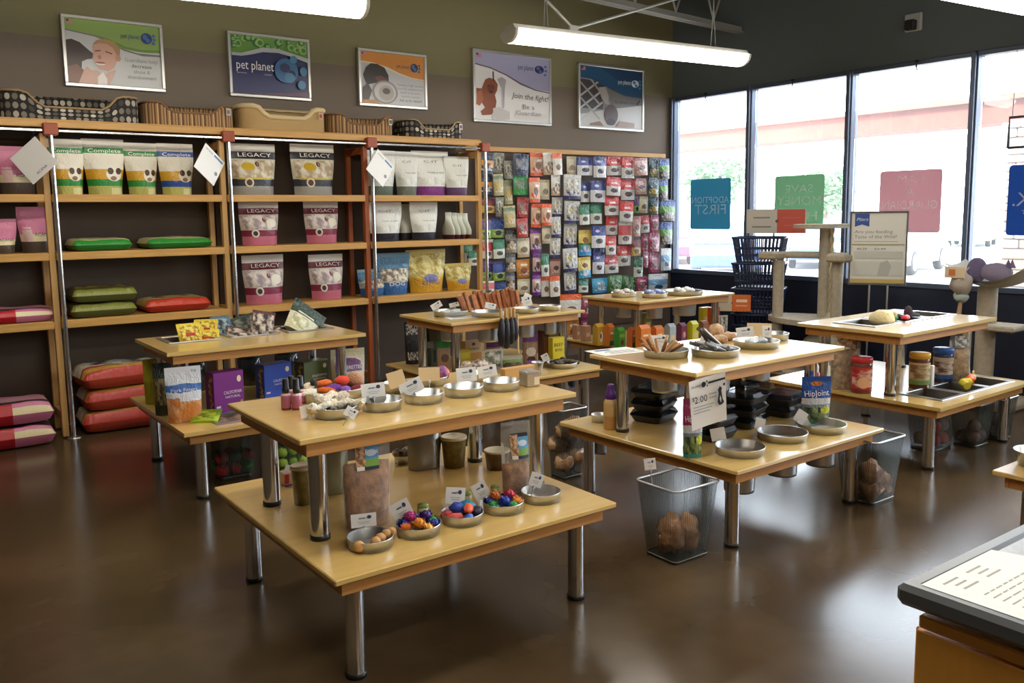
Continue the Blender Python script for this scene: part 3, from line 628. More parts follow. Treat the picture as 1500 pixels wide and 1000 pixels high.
# ---------------------------------------------------------------- framed posters
def wave(pts_top, base): return [(0, 1)] + [(0, pts_top[0][1])] + pts_top + [(1, 1)]
def logo(x, y, s, dk, lt, asp):
    return [('t', dk, 'pet planet', x, y-.025*s, .075*s, {'align': 'r', 'width': .17*s*1.2}), ('e', dk, x+.075*s, y, .062*s, .062*s/asp), ('e', lt, x+.06*s, y+.02*s, .025*s, .03*s/asp), ('e', lt, x+.09*s, y-.03*s, .022*s, .025*s/asp), ('e', lt, x+.155*s, y+.05*s, .018*s, .018*s/asp), ('e', lt, x+.16*s, y-.01*s, .018*s, .018*s/asp), ('e', lt, x+.15*s, y-.07*s, .018*s, .018*s/asp)]
flag = [('r', 'c8808a', .02, .92, .08, .98), ('r', '303a6a', .02, .95, .045, .98)]
GREY = 'c9cacb'
P1 = [('r', GREY, 0, 0, 1, 1), ('p', '8aa85a', wave([(.0, .83), (.15, .8), (.3, .77), (.45, .7), (.6, .6), (.75, .57), (.9, .57), (1, .58)], 1)), ('p', '6a9038', [(.25, .8), (.45, .73), (.62, .64), (.8, .61), (1, .63), (1, .59), (.8, .57), (.62, .6), (.45, .7)]), ('p', '7c7678', [(.0, .83), (.3, .77), (.45, .7), (.6, .6), (.75, .55), (1, .55), (1, .52), (.8, .51), (.6, .57), (.45, .68), (.3, .75), (0, .81)])] + flag + logo(.78, .8, 1.0, '30407a', '4a70b0', .7) + [
    ('p', '3a2420', [(0, .66), (.06, .68), (.14, .64), (.22, .54), (.27, .48), (.26, .4), (.2, .38), (.15, .34), (.14, .2), (.1, .05), (0, .05)]), ('p', '7a4c3a', [(0, .25), (.1, .3), (.18, .18), (.2, 0), (0, 0)]),
    ('p', 'b08a5c', [(.27, .62), (.32, .7), (.4, .73), (.5, .7), (.56, .6), (.55, .45), (.5, .36), (.47, .5), (.4, .64)]), ('p', 'd0a08c', [(.27, .6), (.33, .65), (.42, .65), (.48, .6), (.52, .48), (.52, .4), (.48, .28), (.42, .22), (.33, .24), (.28, .34), (.27, .48)]), ('e', 'c48c78', .53, .44, .03, .05), ('e', 'f6ece4', .34, .33, .05, .025), ('e', '8a4a44', .34, .345, .055, .014), ('l', '5a3a30', .29, .52, .35, .54, .004), ('l', '5a3a30', .4, .53, .47, .5, .004), ('e', 'b87a68', .335, .43, .02, .035),
    ('p', 'd2a896', [(.16, .2), (.2, .27), (.24, .22), (.3, .22), (.36, .14), (.42, .2), (.5, .25), (.46, .12), (.42, 0), (.1, 0)]), ('p', 'eee6e2', [(.3, .12), (.36, .2), (.4, .1), (.4, 0), (.3, 0)]),
    ('t', '8a8a88', 'Guardians help', .78, .4, .06, {'width': .36}), ('t', '3a3a3a', 'decrease', .78, .31, .06, {'width': .22}), ('t', '8a8a88', 'abuse &', .78, .22, .06, {'width': .18}), ('t', '8a8a88', 'abandonment', .78, .13, .06, {'width': .32})]
P2 = [('r', '2c3260', 0, 0, 1, 1), ('p', '6c9a4a', wave([(0, .68), (.12, .68), (.25, .74), (.4, .8), (.6, .8), (.8, .74), (1, .68)], 1))]
rr = random.Random(5)
for i in range(26):
    cx, cy, r0 = rr.uniform(.02, .98), rr.uniform(.8, .98), rr.uniform(.03, .06); P2 += [('e', ('3a7048', '9cc070')[i % 2], cx, cy, r0, r0*1.3), ('e', ('8ab868', '4a8a50')[i % 2], cx+.008, cy, r0*.6, r0*.8)]
P2 += [('p', 'b4b8bc', [(0, .69), (.12, .69), (.25, .75), (.4, .82), (.6, .82), (.8, .76), (1, .7), (1, .62), (.8, .7), (.6, .75), (.4, .74), (.25, .68), (.12, .64), (0, .64)])]
P2 += [('e', '3a6a98', .7, .45, .16, .22), ('e', '262c5c', .68, .5, .07, .08), ('e', '262c5c', .77, .4, .05, .07), ('e', '4a80a8', .74, .33, .07, .09), ('e', '4a80a8', .8, .66, .05, .07), ('e', '4a80a8', .93, .46, .05, .08), ('e', '4a80a8', .9, .22, .055, .08), ('p', '5a3a58', [(0, 0), (1, 0), (1, .1), (.5, .04)]), ('t', 'f0eef2', 'pet planet', .05, .42, .16, {'align': 'l', 'width': .48}), ('t', 'b8b8cc', 'www.             .com', .05, .34, .035, {'align': 'l', 'width': .45})]
P3 = [('r', 'c6c8cc', 0, 0, 1, 1), ('p', 'd08a3c', wave([(0, .8), (.2, .78), (.4, .72), (.6, .62), (.8, .55), (1, .52)], 1)), ('p', 'e8d8b8', [(0, .82), (.2, .8), (.4, .74), (.6, .64), (.8, .57), (1, .55), (1, .53), (.8, .55), (.6, .61), (.4, .71), (.2, .77), (0, .79)])] + flag + logo(.76, .77, 1.0, '2a2c50', '4a6a9c', .72) + [
    ('p', '2c2422', [(.03, .55), (.08, .7), (.15, .78), (.25, .78), (.36, .72), (.42, .58), (.42, .46), (.34, .44), (.2, .4), (.08, .36)]), ('p', '3a2c2a', [(.02, .3), (.1, .4), (.16, .25), (.1, .04), (.02, .04)]), ('p', '6a3c34', [(.2, .52), (.3, .56), (.4, .5), (.4, .42), (.28, .4)]), ('e', '8c8a8a', .36, .24, .2, .23), ('e', 'c4c2c2', .36, .24, .17, .2), ('e', 'a8a09c', .38, .22, .12, .15), ('e', '4a4644', .38, .26, .06, .06), ('p', 'c08a58', [(0, 0), (.3, 0), (.2, .08), (0, .06)])] + [
    ('t', '8a8a8c', s, .76, y, .045, {'width': wd}) for s, y, wd in (('Healthy, high quality', .39, .42), ('food & supplements', .315, .4), ('build your pet\'s', .24, .32), ('immune system', .165, .3))] + [('t', '5a5a60', 'Ask us for details!', .76, .08, .05, {'width': .36})]
P4 = [('r', 'e6e6e8', 0, 0, 1, 1), ('p', 'a6a6c8', wave([(0, .82), (.15, .79), (.35, .72), (.55, .62), (.75, .53), (1, .5)], 1)), ('p', '6a5a70', [(.0, .83), (.2, .79), (.4, .71), (.6, .6), (.8, .52), (1, .49), (1, .475), (.8, .5), (.6, .57), (.4, .69), (.2, .77), (0, .81)])] + flag + logo(.78, .83, 1.05, '2a3060', '5a6aa0', 1.05) + [
    ('p', '8a4a2c', [(.1, .52), (.13, .6), (.18, .63), (.25, .61), (.29, .54), (.28, .45), (.25, .38), (.27, .28), (.25, .16), (.2, .08), (.08, .06), (.06, .12), (.12, .18), (.08, .25), (.02, .27), (.01, .46), (.08, .46)]), ('p', '6a3420', [(.15, .5), (.2, .54), (.25, .5), (.24, .42), (.19, .39), (.16, .42)]), ('e', '2c1812', .2, .42, .022, .018), ('e', '1c1010', .165, .51, .01, .01), ('e', '1c1010', .225, .51, .01, .01), ('p', 'a86038', [(.02, .4), (.08, .44), (.1, .3), (.05, .2), (.01, .22)]), ('p', 'c8c4c2', [(.22, .0), (.22, .18), (.3, .2), (.44, .14), (.44, .02)]), ('p', 'dcdad8', [(.52, .04), (.52, .18), (.7, .12), (.98, .14), (.98, .03)]), ('p', 'b0a8b4', [(.28, .62), (.34, .66), (.4, .62), (.38, .5), (.37, .2), (.35, .18), (.345, .5)]), ('p', '4a3440', [(.22, .72), (.235, .74), (.24, .6), (.225, .58)]),
    ('t', '24242c', 'Join the fight!', .72, .35, .085, {'width': .5, 'shear': .2, 'rot': -.03}), ('t', '7a7a80', 'Be a', .7, .2, .075, {'width': .16}), ('t', '9a9aa0', 'Guardian', .7, .1, .075, {'width': .34})]
P5 = [('r', '8c8c90', 0, 0, 1, 1), ('p', '4a4448', [(0, .78), (0, .3), (.35, .3), (.4, .75)]), ('p', '7a7878', [(.4, .75), (.5, .3), (1, .4), (1, .55), (.8, .6)]), ('p', 'c6c6c4', [(0, 0), (1, 0), (1, .42), (.7, .36), (.4, .3), (.1, .22), (0, .2)])] + [('l', 'bcbcbc', .0, .5-i*.2, .35, .82-i*.2, .012) for i in range(3)] + [('l', 'a8a8a8', .0, .72-i*.25, .3, .38-i*.25, .012) for i in range(2)] + [('l', 'a8a8a8', .15, .8, .45, .4, .012),
    ('p', '2c5478', wave([(0, .8), (.15, .79), (.3, .74), (.5, .64), (.7, .56), (1, .54)], 1)), ('p', '2c4468', [(.3, 1), (1, 1), (1, .85), (.6, .8)])] + flag + logo(.8, .78, 1.0, 'dfe6f0', '4a8ab0', 1.0) + [('p', 'b0aaa6', [(.28, .66), (.38, .68), (.44, .52), (.42, .38), (.36, .42), (.32, .5)]), ('e', '5a4a48', .48, .22, .11, .17), ('e', '3c3030', .48, .1, .07, .06), ('p', '8a6a58', [(.14, .05), (.3, .1), (.36, .02), (.14, .02)]), ('p', '9a8070', [(.56, .02), (.62, .12), (.86, .1), (.86, .02)]), ('t', '34343a', 'You can help us help them', .74, .42, .05, {'width': .42}), ('l', '2c2c30', .9, .42, .95, .5, .01)]
FRM = mat('c8c8c4', .3, .7)
for (x0, x1, z0, z1, items, lb) in ((1.26, 1.99, 2.605, 3.13, P1, 'framed poster of a laughing woman and a dark dog under a green wave'), (2.51, 3.235, 2.615, 3.145, P2, 'framed navy poster with white lettering under a green swirl band'), (3.705, 4.43, 2.61, 3.125, P3, 'framed poster with orange wave, dark dog and round jar'), (4.97, 5.975, 2.53, 3.245, P4, 'framed white poster with a brown dog and handwritten slogan'), (6.36, 7.36, 2.53, 3.235, P5, 'framed poster with teal band and chain-link fence, nearest the windows')):
    w0, h0 = x1-x0, z1-z0; t = thing('framed_poster', lb, 'poster', (x0, YW, z0), group='framed posters above the shelving')
    b = MB(); b.box((w0/2, -.022, h0/2), (w0-.03, .012, h0-.03), WHITE); b.build('panel', t)
    for (c, s) in (((w0/2, -.02, .012), (w0, .04, .026)), ((w0/2, -.02, h0-.012), (w0, .04, .026)), ((.012, -.02, h0/2), (.026, .04, h0-.05)), ((w0-.012, -.02, h0/2), (.026, .04, h0-.05))):
        b = MB(); b.box(c, s, FRM, .004); b.build('frame_bar', t)
    art(t, w0-.05, h0-.05, items, .025, .025, -.0285, rough=.3)
b = MB(); p = P(1340, 33, x=XW); b.box((-.02, 0, 0), (.04, .16, .16), mat('b8bcc0', .5), .01); b.box((-.07, -.0, -.03), (.07, .09, .09), BLACK, .01)
t = thing('motion_sensor', 'small pale wall box with black sensor above the windows', 'sensor', p); b.build('housing', t)

# ================================================================ THE TREAT WALL
t = thing('treat_display', 'brown wall panel full of hanging treat pouches with a wooden top rail', 'display wall', (0, 0, 0)); TW = t
b = MB(); b.box((6.215, YW-.008, 1.27), (2.97, .016, 1.94), mat('5a4a3e', .7, var=.05)); b.build('panel', t)
b = MB(); b.box((6.28, YW-.03, 2.262), (2.86, .055, .05), WOOD, .004); b.build('top_rail', t)
DS = {  # design: description, bands from the bottom, shapes
 'N': ('navy and amber', [(0, '1c2238'), (.3, 'c8872c'), (.62, '1d2440')], [('e', .5, .42, .2, .09, '5a3a20')]),
 'G': ('grey photo-printed', [(0, '74786e'), (.8, '8a8c80')], [('n', .1, .15, .9, .8, '5a5a50', 'b8b4a0', 6)]),
 'n': ('navy pouch with pale diagonal', [(0, '232c4c'), (.2, '2c3450')], [('n', .15, .25, .9, .75, '8a8c90', '3c4460', 3)]),
 'O': ('orange and tan', [(0, 'd8552a'), (.14, 'c9a482'), (.82, 'e8602c')], [('e', .55, .45, .2, .16, '6a4428'), ('r', .5, .62, .9, .72, 'f0e0d0')]),
 'W': ('white and brown', [(0, 'b89878'), (.35, 'dedad2'), (.9, 'f0eee8')], [('n', .2, .1, .9, .6, '6a4a38', 'e8e0d4', 5)]),
 'C': ('cream', [(0, 'b8a888'), (.2, 'd8d0b4'), (.85, 'c8b890')], [('e', .5, .4, .28, .15, '7a6a50')]),
 'B': ('royal blue and white', [(0, 'd8d8de'), (.55, '38408c'), (.86, '2c3478')], [('e', .5, .3, .25, .12, '3a3440'), ('e', .4, .75, .15, .06, 'c8c8e0')]),
 'R': ('red and white', [(0, 'd4d0cc'), (.5, 'cc3a34'), (.88, 'b82c2c')], [('e', .5, .28, .27, .12, '4a3c3a'), ('r', .3, .62, .7, .72, 'f0d8d0')]),
 'T': ('dark teal and olive', [(0, '6a6a3c'), (.3, '22464a'), (.8, '1c3a44')], [('e', .5, .3, .2, .14, 'b8923c')]),
 'b': ('blue topped green', [(0, '4a4038'), (.35, '6aa048'), (.68, '2a58a8'), (.9, '2c4a90')], [('e', .5, .28, .25, .16, '8a8a80')]),
 'K': ('khaki', [(0, 'a8a070'), (.75, '6a7a58'), (.9, 'b0a878')], [('e', .5, .4, .2, .16, 'c8a850')]),
 'g': ('green pouch with pale diagonal', [(0, '2c8a3a'), (.3, '348c40')], [('n', .1, .3, .9, .75, '7a8a78', '2f7a3c', 3)]),
 'S': ('silver and navy', [(0, '2c2c5c'), (.14, 'b8b8b4'), (.88, 'c8c6c0')], [('n', .15, .3, .85, .8, '908a80', 'd8d6d0', 5), ('e', .4, .6, .12, .07, 'c8b050')]),
 'P': ('rosy tan', [(0, 'b88a7c'), (.4, 'c89c94'), (.85, 'a8706c')], [('e', .5, .45, .25, .14, '6a4a48')]),
 'D': ('dark red and yellow', [(0, 'c8a048'), (.45, '7a2a30'), (.85, '5a2028')], [('e', .5, .25, .25, .12, '6a4a20')]),
 'r': ('red pouch with pale diagonal', [(0, 'a83028'), (.3, 'b83c34')], [('n', .1, .3, .9, .75, '8a807c', 'a83830', 3)]),
 'E': ('green and white', [(0, 'd8dcd4'), (.5, '2c7a54'), (.88, '246844')], [('e', .5, .28, .27, .12, '4a4a3c')]),
 'V': ('violet and tan', [(0, '6a3080'), (.16, 'c8a898'), (.8, '7c3c90')], [('e', .5, .45, .2, .16, '5a4038'), ('r', .3, .62, .8, .72, 'e8d8e0')]),
 'v': ('violet and lime', [(0, '7aa03c'), (.45, '4a3c78'), (.85, '6a3a78')], [('e', .5, .25, .25, .14, '2c3420'), ('e', .5, .7, .15, .08, 'c05060')]),
 'u': ('deep blue and lime', [(0, '8ab048'), (.42, '2c4c9c'), (.85, '3a3c78')], [('e', .5, .24, .25, .13, '2c3420')]),
 'Y': ('yellow and green', [(0, '3a8ac8'), (.25, '3a7a3c'), (.5, 'd8c45c'), (.85, 'c8a848')], [('e', .5, .6, .22, .12, '8a5a30')]),
 'y': ('yellow and sky blue', [(0, '3a9ac8'), (.35, 'd8c468'), (.85, 'c8a848')], [('e', .5, .6, .22, .12, '7a4a28'), ('e', .5, .18, .2, .1, 'd8e0e8')]),
 'M': ('magenta', [(0, 'a83868'), (.5, 'b04a70'), (.85, '982c54')], [('e', .45, .4, .22, .2, '7a5a58'), ('r', .25, .65, .8, .75, 'e8c8d4')]),
 'p': ('pink and white', [(0, 'd8ccc8'), (.4, 'd45c58'), (.85, 'e0e0dc')], [('e', .5, .25, .25, .12, '5a4640')]),
 'k': ('black and tan', [(0, '8a7a60'), (.25, '2a2826'), (.55, '6a6658'), (.8, '2c2c2a')], [('e', .5, .4, .2, .14, 'b89870')]),
 'A': ('amber', [(0, 'b87830'), (.3, 'd08c38'), (.85, 'c07c30')], [('e', .5, .4, .25, .18, '8a4a24'), ('r', .3, .65, .8, .75, 'f0e0c0')]),
 'L': ('light blue and white', [(0, 'c8d4e0'), (.4, '78a8d0'), (.7, 'dce4ea')], [('e', .5, .3, .22, .12, '3c5c80')]),
 'q': ('sky blue', [(0, '3a98c8'), (.4, '48a8d8')], [('e', .5, .55, .25, .2, '7a90a0'), ('e', .4, .65, .1, .08, 'd8e8f0')]),
 'e': ('crumpled green', [(0, '3a7a3c'), (.5, '4c9048')], [('n', .1, .1, .9, .9, '2c5c34', '8ab080', 5)]),
 'o': ('orange topped white', [(0, 'e8e4dc'), (.5, 'd8d4cc'), (.75, 'e86a30')], [('e', .5, .35, .25, .14, '7a5a40')]),
}
Z = 320/1500
packs = []
for s in '''100,110,200,255N 200,115,275,250G 275,170,335,290G 335,120,440,262n 455,115,545,270O 545,115,612,262W 612,115,675,262o 705,140,770,265C 775,145,880,265B 888,140,975,280B 980,140,1078,265R 1080,145,1168,285R 1172,150,1260,265P 1268,150,1338,275T 1342,155,1410,290b
100,262,195,400N 205,260,272,405K 278,300,335,465K 340,268,440,400g 450,285,522,452O 522,300,585,432C 598,268,658,405W 682,265,800,430S 800,315,860,450B 865,305,968,450B 975,280,1072,405R 1076,295,1170,435R 1176,290,1252,395P 1258,285,1333,412T 1336,292,1400,440b
120,418,215,525D 217,420,270,550G 276,478,355,625K 362,420,440,555r 458,465,528,625O 532,465,600,612O 602,420,672,550S 686,445,790,600S 794,470,862,605E 866,460,945,600E 965,415,1062,540R 1066,445,1158,585R 1162,415,1200,525v 1202,415,1258,525C 1265,412,1333,530T 1338,435,1445,580b
105,572,185,700v 187,560,275,695u 286,645,362,800k 366,565,440,690r 458,635,532,800V 536,615,598,735C 602,555,665,690S 682,600,770,765S 786,645,872,820Y 874,615,970,765B 972,550,1052,675R 1058,590,1150,740p 1156,550,1210,685P 1214,545,1273,660R 1276,540,1335,660M 1345,590,1428,740b
120,710,198,838p 202,710,280,838E 290,808,355,930k 366,700,450,830C 470,805,528,950V 532,805,584,960E 588,700,658,832S 590,842,660,955P 682,770,780,930S 786,830,870,972y 878,768,958,945B 972,685,1042,812R 1050,750,1142,890R 1148,690,1212,820D 1216,672,1260,795M 1266,665,1338,790M 1350,770,1420,920L
120,860,198,990v 202,860,285,990u 290,935,350,1060k 362,845,450,972A 880,800,960,944B 966,815,1060,940R 1163,830,1225,965E 1228,798,1262,900M 1266,800,1338,935M 690,932,770,1075S 470,955,526,1090V 530,955,590,1100o 592,960,660,1100o 366,980,450,1085C 210,995,290,1090u 122,995,205,1085p 785,980,850,1072E 880,975,985,1075q 990,955,1080,1070e 1084,955,1180,1070e 1184,960,1260,1070M 1264,945,1395,1075L
2,740,55,862E 32,785,108,885E 655,1085,800,1250o 808,1090,850,1240M 700,1255,790,1400A 808,1245,850,1380M'''.split():
    q, dk = s[:-1], s[-1]; x0, y0, x1, y1 = (float(v)*Z for v in q.split(',')); packs.append((680+x0, 200+y0, 680+x1, 200+y1, dk))
ORD = ['first', 'second', 'third', 'fourth', 'fifth', 'sixth', 'seventh', 'eighth', 'ninth', 'tenth', 'eleventh', 'twelfth', 'thirteenth', 'fourteenth', 'fifteenth', 'sixteenth', 'seventeenth', 'eighteenth', 'nineteenth', 'twentieth', 'twenty-first', 'twenty-second', 'twenty-third', 'twenty-fourth', 'twenty-fifth']
rows = {}
for p_ in packs: rows.setdefault(min(7, int(((p_[1]+p_[3])/2-224)/29.5+.5)), []).append(p_)
k = 0; hook_m = CHROME
for r_ in sorted(rows):
    for j, (x0, y0, x1, y1, dk) in enumerate(sorted(rows[r_])):
        k += 1; yy = 7.352-.036*((j+2*r_) % 3); desc, bands, shp = DS[dk]
        a, c = P(x0, y1, y=yy), P(x1, y1, y=yy); top = P((x0+x1)/2, y0, y=yy).z; w_, h_ = c.x-a.x+.004, top-a.z+.006
        lb = '%s treat pouch hanging %s in the %s row of the treat wall' % (desc if 'pouch' not in desc else desc.replace(' pouch', ''), ORD[j], 'bottom' if r_ == max(rows) else ORD[r_])
        o = bag('treat_pouch', w_, h_, .032, pm(bands, tuple(shp[:1])+(('n', .12, .16, .88, .4, bands[0][1], 'dcd6ce', 5),)+tuple(shp), .2, .3, 40) if dk not in 'Gng' else pm(bands, shp, .2, .3, 40), lb, 'treat pouch', ((a.x+c.x)/2, yy, a.z), tilt=R(rnd.uniform(-3, 3)), seed=k % 17, nu=6, nv=8, group='treat pouches on the wall', full=.45, top=.93, taper=.97, wr=.15)
        b = MB(); zt = top-.012; xm = (a.x+c.x)/2; b.tube([(xm, YW-.02, zt), (xm, yy-.03, zt), (xm, yy-.035, zt+.012)], .0028, CHROME, 5); b.build('hook', TW)

# ================================================================ DISPLAY TABLES
def slab(b, w_, d_, z0, z1, m, holes, bev=.004):
    if not holes: b.box((0, 0, (z0+z1)/2), (w_, d_, z1-z0), m, bev); return
    zc, hz = (z0+z1)/2, z1-z0; y0, y1 = holes[0][1]-holes[0][3]/2, holes[0][1]+holes[0][3]/2
    b.box((0, (-d_/2+y0)/2, zc), (w_, y0+d_/2, hz), m); b.box((0, (d_/2+y1)/2, zc), (w_, d_/2-y1, hz), m)
    xs = [-w_/2]+[e for hh in holes for e in (hh[0]-hh[2]/2, hh[0]+hh[2]/2)]+[w_/2]
    for i in range(0, len(xs), 2):
        if xs[i+1]-xs[i] > .001: b.box(((xs[i]+xs[i+1])/2, (y0+y1)/2, zc), (xs[i+1]-xs[i], y1-y0, hz), m)
def table(cx, cy, rz, label, up=(), low=()):
    t = thing('display_table', label, 'table', (cx, cy, 0), rz, 'two-tier display tables')
    for (w_, d_, z, ix, iy, z0, holes) in ((1.25, 1.25, .42, .505, .505, 0, low), (1.25, .75, .84, .505, .24, .42, up)):
        b = MB(); slab(b, w_, d_, z-.022, z, MAPLE, holes); b.build('tabletop', t)
        b = MB()
        for (c, s) in (((0, -d_/2+.05, z-.05), (w_-.08, .02, .056)), ((0, d_/2-.05, z-.05), (w_-.08, .02, .056)), ((-w_/2+.05, 0, z-.05), (.02, d_-.12, .056)), ((w_/2-.05, 0, z-.05), (.02, d_-.12, .056))): b.box(c, s, EDGE, .002)
        b.build('apron', t)
        for sx in (-1, 1):
            for sy in (-1, 1):
                b = MB(); b.lathe([(.034, z0+.018), (.034, z-.022)], (sx*ix, sy*iy, 0), CHROME, 20); o = b.build('leg', t)
                b = MB(); b.lathe([(0, z0), (.037, z0), (.037, z0+.018), (.03, z0+.02)], (sx*ix, sy*iy, 0), BLACK, 16); b.build('foot', o)
    return t
PAN3 = [(-.36, .13, .29, .29), (.02, .13, .29, .29), (.40, .13, .29, .29)]
PAN5 = [(-.30, .05, .29, .28), (.06, .05, .29, .28), (.42, .05, .29, .28)]
PLOW = [(-.26, -.40, .29, .26), (.06, -.40, .29, .26), (.38, -.40, .29, .26)]
TB = {'1': (1.74, 3.14), '2': (1.91, 5.45), '3': (3.85, 5.50), '4': (3.70, 3.12), '5': (5.64, 3.19), '6': (5.84, 5.65), '7': (4.62, 1.16)}
table(*TB['1'], 0, 'two-tier maple table with round dishes and cards, nearest the camera')
table(*TB['2'], 0, 'two-tier maple table with recessed pans, in front of the shelving', PAN3, PLOW)
table(*TB['3'], 0, 'two-tier maple table with the heap of brown chew sticks, before the wall of treats')
table(*TB['4'], R(1), 'two-tier maple table with black trays and the price sign on its edge')
table(*TB['5'], R(1), 'two-tier maple table with recessed pans, nearest the windows', PAN5, PLOW)
table(*TB['6'], 0, 'two-tier maple table with a row of bright cartons, farthest back by the windows')
table(*TB['7'], 0, 'maple table corner beyond the counter at the picture edge')
def recess(tk, h_, z, label, grp='recessed steel pans'):
    c = TB[tk]; x, y, w_, d_ = h_; t = thing('recessed_pan', label, 'pan', (c[0]+x, c[1]+y, z), 0, grp)
    b = MB(); o = .018
    for (cc, s) in (((0, -d_/2-.002, .004), (w_+2*o, .03, .005)), ((0, d_/2+.002, .004), (w_+2*o, .03, .005)), ((-w_/2-.002, 0, .004), (.03, d_-.02, .005)), ((w_/2+.002, 0, .004), (.03, d_-.02, .005))): b.box(cc, s, STEEL, .002)
    b.build('rim', t); b = MB(); q = .012; dz = -.065; A = [(-w_/2+q, -d_/2+q), (w_/2-q, -d_/2+q), (w_/2-q, d_/2-q), (-w_/2+q, d_/2-q)]; B = [(x_*.9, y_*.9) for x_, y_ in A]
    vs = [(*p_, .004) for p_ in A]+[(*p_, dz) for p_ in B]; b.add(vs, [(0, 1, 5, 4), (1, 2, 6, 5), (2, 3, 7, 6), (3, 0, 4, 7), (4, 5, 6, 7)], DARKSTEEL); b.build('well', t)
    return t
for tk, hs, z, nm in (('2', PAN3, .84, 'top deck of the table before the shelving'), ('2', PLOW, .42, 'lower deck of the table before the shelving'), ('5', PAN5, .84, 'top deck of the table nearest the windows'), ('5', PLOW, .42, 'lower deck of the table nearest the windows')):
    for i, hh in enumerate(hs): recess(tk, hh, z, '%s of three steel pans in the %s' % (ORD[i], nm))

# ---------------------------------------------------------------- small goods: builders
def dish(x0, y0, x1, y1, z, label, deep=False, m=None, grp='round metal dishes', rim_h=.034):
    p, W, H, th = spot(x0, y0, x1, y1, z); r = W/2; m = m or STEEL
    t = thing('round_dish', label, 'dish', (p.x, p.y, z+.001), 0, grp)
    b = MB(); b.lathe([(0, 0), (r*.94, 0), (r*.985, rim_h), (r, rim_h+.003), (r, rim_h+.006), (r*.965, rim_h+.005), (r*.92, .004), (0, .004)], (0, 0, 0), m, 28); b.build('bowl', t)
    if deep:
        b = MB(); b.lathe([(0, -.19), (r*.58, -.19)]+[(r*(.59+.014*(k % 2)+.006*k), -.19+.0168*k) for k in range(11)], (0, 0, 0), m, 28); b.build('bucket_body', t)
    return p, r
def card(x0, y0, x1, y1, z, label, roll=0., face=.7, tan=False, zb=.0, back=0., txt=True, lean=12, stem=9., grp='small price cards'):
    p = P((x0+x1)/2, y1, z=z+zb); v = Vector((p.x, p.y, 0)).normalized(); p = p+v*back; s = depth(p)/F_PX; th = math.atan2(p.x, p.y); w_, h_ = (x1-x0)*s, (y1-y0)*s*1.02
    if roll: ar = abs(math.sin(roll)); k_ = 1/(abs(math.cos(roll))+ar*.75); w_ *= k_; h_ *= k_
    t = thing('price_card', label, 'card', (p.x, p.y, p.z), 0, grp); t.rotation_euler = (R(-lean), roll, -th*face)
    b = MB(); m = mat('d8bf94', .6) if tan else WHITE; b.box((0, 0, h_/2+.004), (w_, .0025, h_), m); b.build('card', t)
    if txt: art(t, w_, h_, [('r', '7a96b8', .3, .62, .55, .7), ('t', '303848', 'pet planet', .5, .64, .1, {'width': .4}), ('e', '28406c', .72, .72, .09, .13), ('r', 'a8a8a8', .25, .38, .75, .41), ('r', 'a8a8a8', .3, .26, .7, .29)], -w_/2, .004, -.002)
    b = MB(); b.box((0, .003, .002), (.012, .012, .016), mat('c8ccd0', .3, .6), .003)
    if zb > .008: b.tube([(0, .004, 0), (0, .004, -min(stem, zb-.003))], .0025, STEEL, 5)
    b.build('clip', t); return t
def turned(name, x0, y0, x1, y1, z, label, cat, segs, group=None, n=18, k=1.):
    p, W, H, th = spot(x0, y0, x1, y1, z, k=k); t = thing(name, label, cat, (p.x, p.y, z+.0005), -th*.8, group)
    for part, m, prof in segs:
        b = MB(); b.lathe([(r*W/2, zz*H) for r, zz in prof], (0, 0, 0), m, n); b.build(part, t)
    return t, p, W, H, th
def carton(x0, y0, x1, y1, z, d, hexc, label, items=(), left=(), cat='carton', name='carton', group=None, face=0., gable=0., dz=0.):
    p, W, H, th = spot(x0, y0, x1, y1, z, d, k=.4); rz = -th*face; ph = th+rz
    w_ = max(.03, (W-d*math.sin(ph))/math.cos(ph)); t = thing(name, label, cat, (p.x, p.y, z+.001), rz, group); b = MB(); m = mat(hexc, .4)
    hb = H*(1-gable)
    if gable:
        b.prism([(-d/2, 0), (d/2, 0), (d/2, hb), (.006, H), (-.006, H), (-d/2, hb)], -w_/2, w_/2, m, 'x')
    else: b.box((0, 0, H/2), (w_, d, H), m, .003)
    b.build('box', t)
    if items: art(t, w_, hb, items, -w_/2, 0, -d/2-.0006)
    if left: art(t, d, hb, left, -d/2, 0, -w_/2-.0006, T=Matrix.Rotation(-math.pi/2, 4, 'Z'))
    return t
def pouch(x0, y0, x1, y1, z, d, m, label, text=(), face=.5, seed=0, cat='bag', name='treat_bag', group=None, seal=None, **kw):
    p, W, H, th = spot(x0, y0, x1, y1, z, d, k=.3); ph = th*(1-face)
    w_ = max(.03, (W-.35*d*abs(math.sin(ph)))/math.cos(ph))
    return bag(name, w_, H, d, m, label, cat, (p.x, p.y, z+.002), -th*face, seed=seed, text=text, group=group, seal=seal, **kw)
CLR = clear('f4f4f0', .87, .12); CLR2 = clear('e8ecea', .72, .08)
KIB = mat('b07c50', .8, var=.5, vs=26, bump=1., bs=45)
